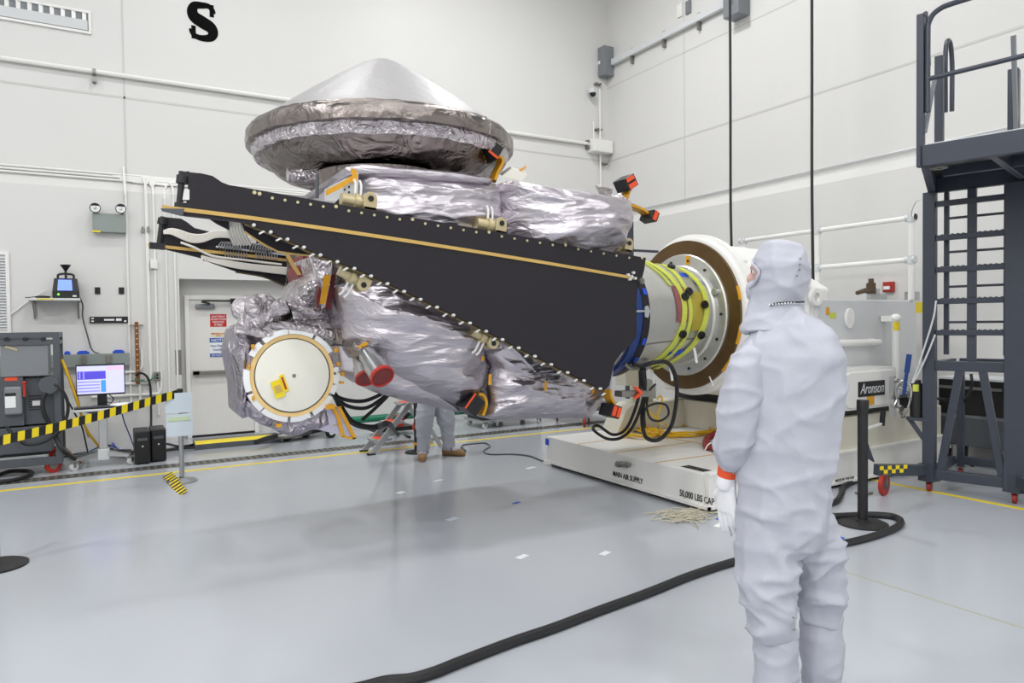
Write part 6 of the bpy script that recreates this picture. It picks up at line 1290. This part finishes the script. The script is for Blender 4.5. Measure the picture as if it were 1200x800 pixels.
# ================================================================== PEOPLE
def fold(p, amp=1.0, sd=0.0):
    """cloth folds: soft sag plus sharper diagonal creases"""
    def rg(q, w=2.6): return max(0.0, 1-abs(noise.noise(q))*w)**2
    a = noise.noise(V((p.x*4+sd, p.y*4, p.z*2.5)))*.006
    drape = rg(V((p.x*8+sd, p.y*8, p.z*1.7-sd)))
    d1 = rg(V((p.x*3.2+p.z*5.5, p.y*3.2+p.z*2.0, p.z*6.5-p.x*5+sd)))
    d2 = rg(V((p.x*3.2-p.z*5.0, p.y*3.2-p.z*2.5, p.z*7.5+p.x*5+sd*2)))
    fine = noise.noise(V((p.x*19, p.y*19, p.z*15+sd)))*.0016
    low = 1.0 if p.z < .75 else .55
    return amp*(a+.0075*drape*(1.2-low*.6)+.0085*d1*low+.0075*d2*low+fine-.005)
class Body:
    def __init__(s, P0, U, W): s.o = V(P0); s.U = V(U); s.W = V(W)
    def P(s, u, v, z): return s.o+s.U*u+s.W*v+V((0,0,z))
    def limb(s, mb, rings, n=28):
        """rings: (u, v, z, ru, rv); each ring lies across the limb direction"""
        C = [s.P(*r[:3]) for r in rings]; L = []
        for i, r in enumerate(rings):
            d = (C[min(i+1,len(C)-1)]-C[max(i-1,0)]).normalized()
            a = (s.U-d*s.U.dot(d)).normalized(); b = d.cross(a)
            L.append([C[i]+a*r[3]*math.cos(2*math.pi*k/n)+b*r[4]*math.sin(2*math.pi*k/n) for k in range(n)])
        mb.loft(L); return mb
def cloth(mb, name, par, voxel=.011, sm=6, amp=1.0, sd=0.0, m='tyvek', k=lambda p: 1.0):
    r = remesh(mb, voxel, sm)
    r.v = [v+n*fold(v, amp, sd)*k(v) for v, n in zip(r.v, r.n)]
    return r.build(name, m, par, angle=180)
def hand(B, wu, wv, wz, fwd, out, down, scale, par, name='glove', m='glove'):
    """open hand hanging from the wrist: palm, four unequal bent fingers and a thumb.  fwd/out/down are world vectors"""
    w0 = B.P(wu, wv, wz); f, o, d = V(fwd).normalized(), V(out).normalized(), V(down).normalized(); s_ = scale
    mb = MB()
    def ringp(c, a, ra, b, rb, n=14): return [c+a*ra*math.cos(2*math.pi*i/n)+b*rb*math.sin(2*math.pi*i/n) for i in range(n)]
    mb.loft([ringp(w0+d*t*s_+f*x*s_, f, a*s_, o, b*s_) for t,x,a,b in ((-.06,0,.032,.028),(-.02,0,.031,.025),(.02,.004,.038,.021),(.06,.006,.045,.018),(.085,.006,.044,.016),(.095,.006,.038,.013))])
    for k, (x, ln, cu) in enumerate(((.036,.078,.25),(.014,.088,.32),(-.009,.082,.42),(-.029,.064,.5))):
        p = w0+d*.075*s_+f*x*s_; pts = [p]; dd = d
        for j in range(4):
            dd = (dd-o*cu*.55*(j > 0)).normalized(); p = p+dd*ln/3.2*s_*(1.15-.1*j); pts.append(p)
        mb.tube(pts, lambda t: (.0098-.0022*t)*s_*1.08, n=10, k=4); mb.ell(pts[-1], .0074*s_, 8, 6)
    p = w0+d*.02*s_+f*.03*s_; pts = [p, p+(d*.6+f*.75-o*.1).normalized()*.035*s_, p+(d*.85+f*.62-o*.35).normalized()*.066*s_, p+(d*1.0+f*.42-o*.5).normalized()*.088*s_]
    mb.tube(pts, lambda t: (.0125-.003*t)*s_, n=10, k=4); mb.ell(pts[-1], .0088*s_, 8, 6)
    r = remesh(mb, .0042, 2); return r.build(name, m, par, angle=180)
def head(B, cu, cv, cz, face, par):
    """skin head with nose, brow, eyes, ears; face = unit vector the person looks along (world)"""
    c = B.P(cu, cv, cz); F = V(face).normalized(); S_ = F.cross(ZV).normalized(); mb = MB()
    def e(o_, r): 
        n, m_ = 20, 14; rings = []
        for i in range(m_+1):
            t = math.pi*(.03+.94*i/m_); rings.append([c+F*(o_[0]+r[0]*math.sin(t)*math.cos(2*math.pi*j/n))+S_*(o_[1]+r[1]*math.sin(t)*math.sin(2*math.pi*j/n))+ZV*(o_[2]-r[2]*math.cos(t)) for j in range(n)])
        mb.loft(rings)
    e((0,0,.02),(.098,.086,.112)); e((.03,0,-.06),(.068,.062,.07)); e((.1,0,-.015),(.02,.014,.026)); e((.085,0,.03),(.02,.05,.014)); e((.08,0,-.065),(.02,.03,.014))
    for s in (-1, 1): e((-.005,.078*s,-.01),(.022,.01,.034))
    mb.cyl(c+V((0,0,-.2)), c+V((0,0,-.03)), .058, n=20)
    return mb, c, F, S_
# ---- person in front, seen from behind
B = Body(PF(920, 861), (.62, -.785, 0), (.785, .62, 0))
PE = thing('person', 'person in white hooded coverall and gloves seen from behind, arm hanging with orange cuff band', 'person', tuple(B.o))
G = MB()
B.limb(G, [(-.01,.02,.70,.10,.10),(-.012,.03,.78,.168,.135),(-.008,.03,.88,.178,.145),(-.003,.02,1.0,.178,.14),(.01,.01,1.12,.185,.135),(.02,.0,1.25,.19,.135),(.02,.0,1.37,.2,.14),(.017,.0,1.46,.2,.135),(.012,.0,1.54,.178,.118),(.005,.01,1.595,.13,.095),(-.003,.02,1.63,.085,.08),(-.01,.03,1.66,.07,.07)], 36)
# left leg, right leg
B.limb(G, [(-.075,.02,.84,.105,.12),(-.07,.01,.74,.118,.125),(-.062,.0,.64,.115,.115),(-.053,.0,.54,.102,.105),(-.045,.0,.45,.096,.10),(-.042,.01,.40,.094,.098),(-.04,.01,.378,.088,.09)])
B.limb(G, [(.085,.09,.84,.09,.11),(.098,.12,.74,.1,.115),(.115,.15,.64,.1,.115),(.128,.17,.56,.1,.11),(.135,.18,.48,.092,.10),(.137,.19,.42,.088,.09),(.137,.19,.395,.08,.085)])
# left arm (near), right arm (far side, bent in front)
SLV = MB()
B.limb(SLV, [(-.04,.0,1.49,.05,.05),(-.1,-.03,1.485,.075,.075),(-.135,-.06,1.42,.086,.09),(-.15,-.065,1.32,.083,.088),(-.163,-.055,1.22,.082,.085),(-.172,-.03,1.15,.078,.082),(-.187,.0,1.09,.07,.07),(-.197,.015,1.06,.05,.052),(-.203,.02,1.045,.036,.038)])
SRV = MB()
B.limb(SRV, [(.07,.04,1.48,.05,.05),(.15,.10,1.49,.075,.08),(.16,.14,1.36,.07,.075),(.155,.17,1.24,.068,.07),(.12,.25,1.16,.062,.062),(.06,.33,1.12,.05,.05),(.03,.36,1.11,.036,.036)])
# collar / cape of the hood on the shoulders
cov = cloth(G, 'coverall', PE, .0095, 4, 1.7, 1.0, k=lambda p: 1.3 if p.z < .9 else 1.0)
cloth(SLV, 'sleeve', PE, .009, 4, 1.7, 5.0); cloth(SRV, 'sleeve', PE, .009, 4, 1.5, 6.0)
face = (B.U*-.99+B.W*.08)
hm, hc, HF, HS = head(B, -.022, .05, 1.80, face, PE)
BD = MB(); BD.v = list(hm.v); BD.f = list(hm.f)
B.limb(BD, [(0,.03,.8,.1,.08),(.0,.02,1.0,.11,.08),(.01,.0,1.25,.13,.085),(.015,.0,1.42,.14,.085),(.005,.01,1.54,.1,.07),(-.012,.03,1.62,.05,.05)])
B.limb(BD, [(-.06,.02,.84,.07,.07),(-.053,.0,.55,.055,.055),(-.04,.01,.3,.042,.045),(-.04,.01,.06,.03,.035)]); B.limb(BD, [(.085,.1,.84,.07,.07),(.128,.17,.55,.055,.055),(.137,.19,.3,.042,.045),(.137,.19,.06,.03,.035)])
B.limb(BD, [(-.1,-.04,1.5,.05,.05),(-.15,-.06,1.3,.04,.04),(-.17,-.03,1.15,.035,.035),(-.205,.02,1.0,.026,.026)]); B.limb(BD, [(.13,.08,1.5,.05,.05),(.155,.17,1.25,.038,.038),(.03,.36,1.11,.026,.026)])
rb_ = remesh(BD, .008, 4); bd = rb_.build('body', 'skin', PE, angle=180)
M['eyew'] = mat('eye_white', (235,232,228), .3); M['eyeb'] = mat('iris', (70,52,40), .3)
for s in (-1, 1):
    p = hc+HF*.082+HS*.032*s+ZV*.012; MB().ell(p, .012, 12, 8).build('eye', 'eyew', bd); MB().ell(p+HF*.009, .0065, 10, 6).build('iris', 'eyeb', bd)
# hood: shell with a face opening
H = MB(); hcu = B.P(-.015,.04,1.805)
def ringz(z, cu, cv, ru, rv, n=40): return [B.P(cu,cv,z)+B.U*ru*math.cos(2*math.pi*k/n)+B.W*rv*math.sin(2*math.pi*k/n) for k in range(n)]
H.loft([ringz(z,cu,cv,ru,rv) for z,cu,cv,ru,rv in ((1.575,-.03,.02,.13,.115),(1.61,-.035,.03,.115,.105),(1.65,-.035,.04,.108,.10),(1.69,-.03,.045,.10,.105),(1.73,-.016,.045,.102,.112),(1.78,-.012,.045,.108,.118),(1.83,-.01,.045,.108,.118),(1.875,-.012,.045,.097,.106),(1.91,-.014,.045,.075,.085),(1.93,-.016,.045,.045,.05),(1.937,-.016,.045,.015,.02))])
r = remesh(H, .0085, 3)
# cut the face opening: an oval in front of the eyes
oc = hc+HF*.10+ZV*.0; keep = []; 
def inop(p):
    q = p-oc; a = q.dot(HS); z = q.z; return q.dot(HF) > -.11 and (a/.098)**2+((z-.0)/.058)**2 < 1
bad = [inop(v) for v in r.v]
vv = [v+n*(fold(v, 1.2, 4.0)) for v, n in zip(r.v, r.n)]
q_ = MB(); q_.v = vv; q_.f = [f for f in r.f if not all(bad[i] for i in f)]
hood = q_.build('hood', 'tyvek', PE, angle=180)
so = hood.modifiers.new('thickness', 'SOLIDIFY'); so.thickness = .003; so.offset = 0
m_ = MB(); rim = []
for k in range(40):
    t = 2*math.pi*k/40; a, z = .099*math.cos(t), .059*math.sin(t)
    # find hood depth at this rim point
    best = None
    for v in vv:
        q = v-oc
        if q.dot(HF) > -.13 and abs(q.dot(HS)-a) < .011 and abs(q.z-z) < .011: best = q.dot(HF) if best is None else max(best, q.dot(HF))
    rim.append((a, z, best))
last = next((x[2] for x in rim if x[2] is not None), -.02); pts = []
for a, z, b_ in rim:
    last = b_ if b_ is not None else last; pts.append(oc+HS*a+ZV*z+HF*last)
m_.tube(pts+[pts[0]], .006, n=8, k=2); m_.build('face_seam', 'tyvek', hood)
MK = MB(); 
def ringf(d, rs, rz_, zo, n=20): return [hc+HF*d+HS*rs*math.cos(2*math.pi*k/n)+ZV*(zo+rz_*math.sin(2*math.pi*k/n)) for k in range(n)]
MK.loft([ringf(.02,.076,.06,-.075), ringf(.06,.068,.056,-.07), ringf(.095,.05,.046,-.066), ringf(.115,.028,.03,-.06), ringf(.12,.006,.008,-.058)]); MK.build('face_mask', 'tyvek', PE)
# lanyard, snaps
lp = [(px, py) for px, py in ((902,357.5),(910,355.5),(918,354.5),(926,354),(934,353.8),(942,353.5))]
def surf(px, py, extra=.004, objv=None):
    """point of the dressed figure under a picture position"""
    d_ = ray(px, py).normalized(); best = None
    for ob_ in (cov, hood):
        mw = V(ob_['_b']); me = ob_.data
        for v in me.vertices:
            p = v.co+mw; t = (p-CAMP).dot(d_)
            if (CAMP+d_*t-p).length < .014 and (best is None or t < best): best = t
    return CAMP+d_*((best or 2.7)-extra)
lw = [surf(*p) for p in lp]
m_ = MB(); m_.tube(lw, .0035, n=8, k=6); ly = m_.build('lanyard', 'black', PE)
for k in range(9):
    i = k/9*.8; px = 902+i*40; c = surf(px, 357-4*i, .007); MB().ell(c, .0035, 8, 6).build('lanyard_bead', 'paper', ly)
for px, py in ((938,303),(937.5,309.5),(937,316),(934,323)): c = surf(px, py, .003); MB().ell(c, .004, 8, 6).build('snap', 'dullsteel', hood)
for px, py in ((930,723.5),(930.5,737.5)): c = surf(px, py, .003); MB().ell(c, .0045, 8, 6).build('snap', 'dullsteel', cov)
# cuff band, glove
m_ = MB(); B.limb(m_, [(-.2,.018,1.056,.038,.04),(-.208,.022,1.035,.041,.042),(-.214,.028,.998,.040,.041),(-.214,.028,.996,.036,.037)]); m_.build('cuff_band', 'orange', PE)
m_ = MB(); B.limb(m_, [(-.208,.022,1.03,.036,.037),(-.214,.028,.998,.038,.039),(-.219,.032,.965,.038,.038),(-.222,.035,.945,.035,.033)]); cloth(m_, 'glove_cuff', PE, .005, 2, .25, 3, 'glove')
hand(B, -.213, .035, .955, (B.U*-.75+B.W*.66), (B.U*-.66-B.W*.75), (B.U*.0+B.W*.1+ZV*-1), 1.2, PE)
hand(B, .02, .37, 1.105, (B.U*-.2+ZV*.95), (B.U*.3+B.W*.9), (B.U*-.9+B.W*.4), 1.0, PE)
# boots
for (u, v, zt_b) in ((-.035,.01,.405),(.138,.19,.43)):
    m_ = MB(); B.limb(m_, [(u,v,zt_b,.084,.085),(u+.002,v,.33,.082,.084),(u+.002,v+.005,.22,.08,.085),(u,v+.01,.12,.074,.082),(u-.002,v+.02,.07,.062,.075)])
    fd = (B.U*-.45+B.W*.9).normalized(); sd_ = fd.cross(ZV); base = B.P(u,v+.01,0)
    m_.loft([[base+fd*x+sd_*w_*math.cos(2*math.pi*k/16)+ZV*(hz+hh_*math.sin(2*math.pi*k/16)) for k in range(16)] for x,w_,hz,hh_ in ((-.09,.03,.05,.035),(-.07,.042,.055,.045),(0,.05,.06,.05),(.09,.052,.05,.04),(.15,.046,.043,.033),(.19,.025,.035,.02))])
    k_ = cloth(m_, 'boot_cover', PE, .009, 4, .8, 7+u)
    m_ = MB(); m_.loft([[base+fd*x+sd_*w_*math.cos(2*math.pi*k/16)+ZV*z_ for x,w_,k in [(xx*math.cos(2*math.pi*j/16)+.05, .056, j) for j in range(16)] for _ in (0,)] for xx, z_ in ((.15,0),(.15,.02))]) if False else None
    m_ = MB(); n = 20; m_.prism([base+fd*(.05+.145*math.cos(2*math.pi*j/n))+sd_*.054*math.sin(2*math.pi*j/n) for j in range(n)], (0,0,.022)); m_.build('sole', 'paper', k_)
# ---- second person standing behind the spacecraft (legs visible below the foil)
f1, f2 = PF(499, 539), PF(530, 535); pc = (f1+f2)/2
right = (f2-f1).normalized(); fw = V((right.y, -right.x, 0)); fw = fw if fw.y < 0 else -fw
B2 = Body((pc.x, pc.y+.1, 0), tuple(right), tuple(-fw))
PB = thing('person', 'second person behind the spacecraft, white trousers and tan soled shoes showing below the foil', 'person', tuple(B2.o))
hw = (f2-f1).length/2
G = MB()
B2.limb(G, [(0,0,.78,.12,.1),(0,0,.86,.19,.13),(0,0,1.0,.19,.13),(0,0,1.2,.19,.125),(0,0,1.35,.2,.12),(0,0,1.44,.17,.1),(0,0,1.5,.09,.08),(0,0,1.55,.06,.06)])
for s in (-1, 1):
    B2.limb(G, [(.09*s,0,.86,.1,.115),(.1*s,0,.7,.115,.115),(hw*.8*s,-.0,.5,.11,.11),(hw*.85*s,0,.4,.105,.105),(hw*.9*s,.0,.35,.085,.085),(hw*.95*s,0,.2,.078,.08),(hw*s,0,.1,.072,.075),(hw*s,0,.06,.06,.065)])
    B2.limb(G, [(.15*s,0,1.42,.06,.07),(.22*s,0,1.3,.065,.07),(.25*s,-.02,1.1,.06,.065),(.24*s,-.1,.95,.05,.05),(.23*s,-.14,.88,.04,.04)])
c2 = cloth(G, 'coverall', PB, .013, 5, 1.1, 9)
hm, hc2, HF2, HS2 = head(B2, 0, -.02, 1.66, tuple(fw), PB)
B2.limb(hm, [(0,0,.8,.1,.08),(0,0,1.1,.12,.08),(0,0,1.4,.13,.08),(0,0,1.5,.05,.05)])
rb_ = remesh(hm, .009, 4); b2d = rb_.build('body', 'skin', PB, angle=180)
H = MB(); H.loft([[B2.P(0,.03,z)+B2.U*ru*math.cos(2*math.pi*k/28)+B2.W*rv*math.sin(2*math.pi*k/28) for k in range(28)] for z,ru,rv in ((1.44,.12,.1),(1.52,.09,.09),(1.6,.09,.09),(1.68,.098,.095),(1.75,.09,.09),(1.79,.06,.06),(1.805,.02,.02))]); cloth(H, 'hood', PB, .011, 3, .6, 2)
for s in (-1, 1):
    hand(B2, .23*s, -.15, .87, tuple(fw), tuple(right*s), (0,0,-1), .95, PB)
    base = B2.P(hw*s, 0, 0); fd = (fw*.9+right*(-.45 if s < 0 else .75)).normalized(); sd_ = fd.cross(ZV)
    m_ = MB(); m_.loft([[base+fd*x+sd_*w_*math.cos(2*math.pi*k/18)+ZV*max(.0,(hz+hh_*math.sin(2*math.pi*k/18))) for k in range(18)] for x,w_,hz,hh_ in ((-.08,.03,.05,.05),(-.05,.045,.055,.055),(.04,.05,.055,.055),(.12,.054,.045,.045),(.18,.045,.04,.04),(.215,.02,.03,.028))])
    k_ = m_.build('shoe', 'shoe', PB)
    m_ = MB(); m_.loft([[base+fd*x+sd_*w_*math.cos(2*math.pi*k/18)+ZV*(hz+hh_*math.sin(2*math.pi*k/18)) for k in range(18)] for x,w_,hz,hh_ in ((-.082,.03,.08,.03),(-.05,.047,.085,.035),(.03,.052,.085,.035),(.09,.05,.075,.028),(.13,.03,.07,.02))]); m_.build('shoe_upper', 'tyvek', k_)
    m_ = MB(); m_.tube([base+fd*.06+sd_*.054+ZV*.06, base+fd*.05+sd_*.03+ZV*.115, base+fd*.05-sd_*.03+ZV*.115, base+fd*.06-sd_*.054+ZV*.06], .009, n=8); m_.build('shoe_strap', 'mauve', k_)
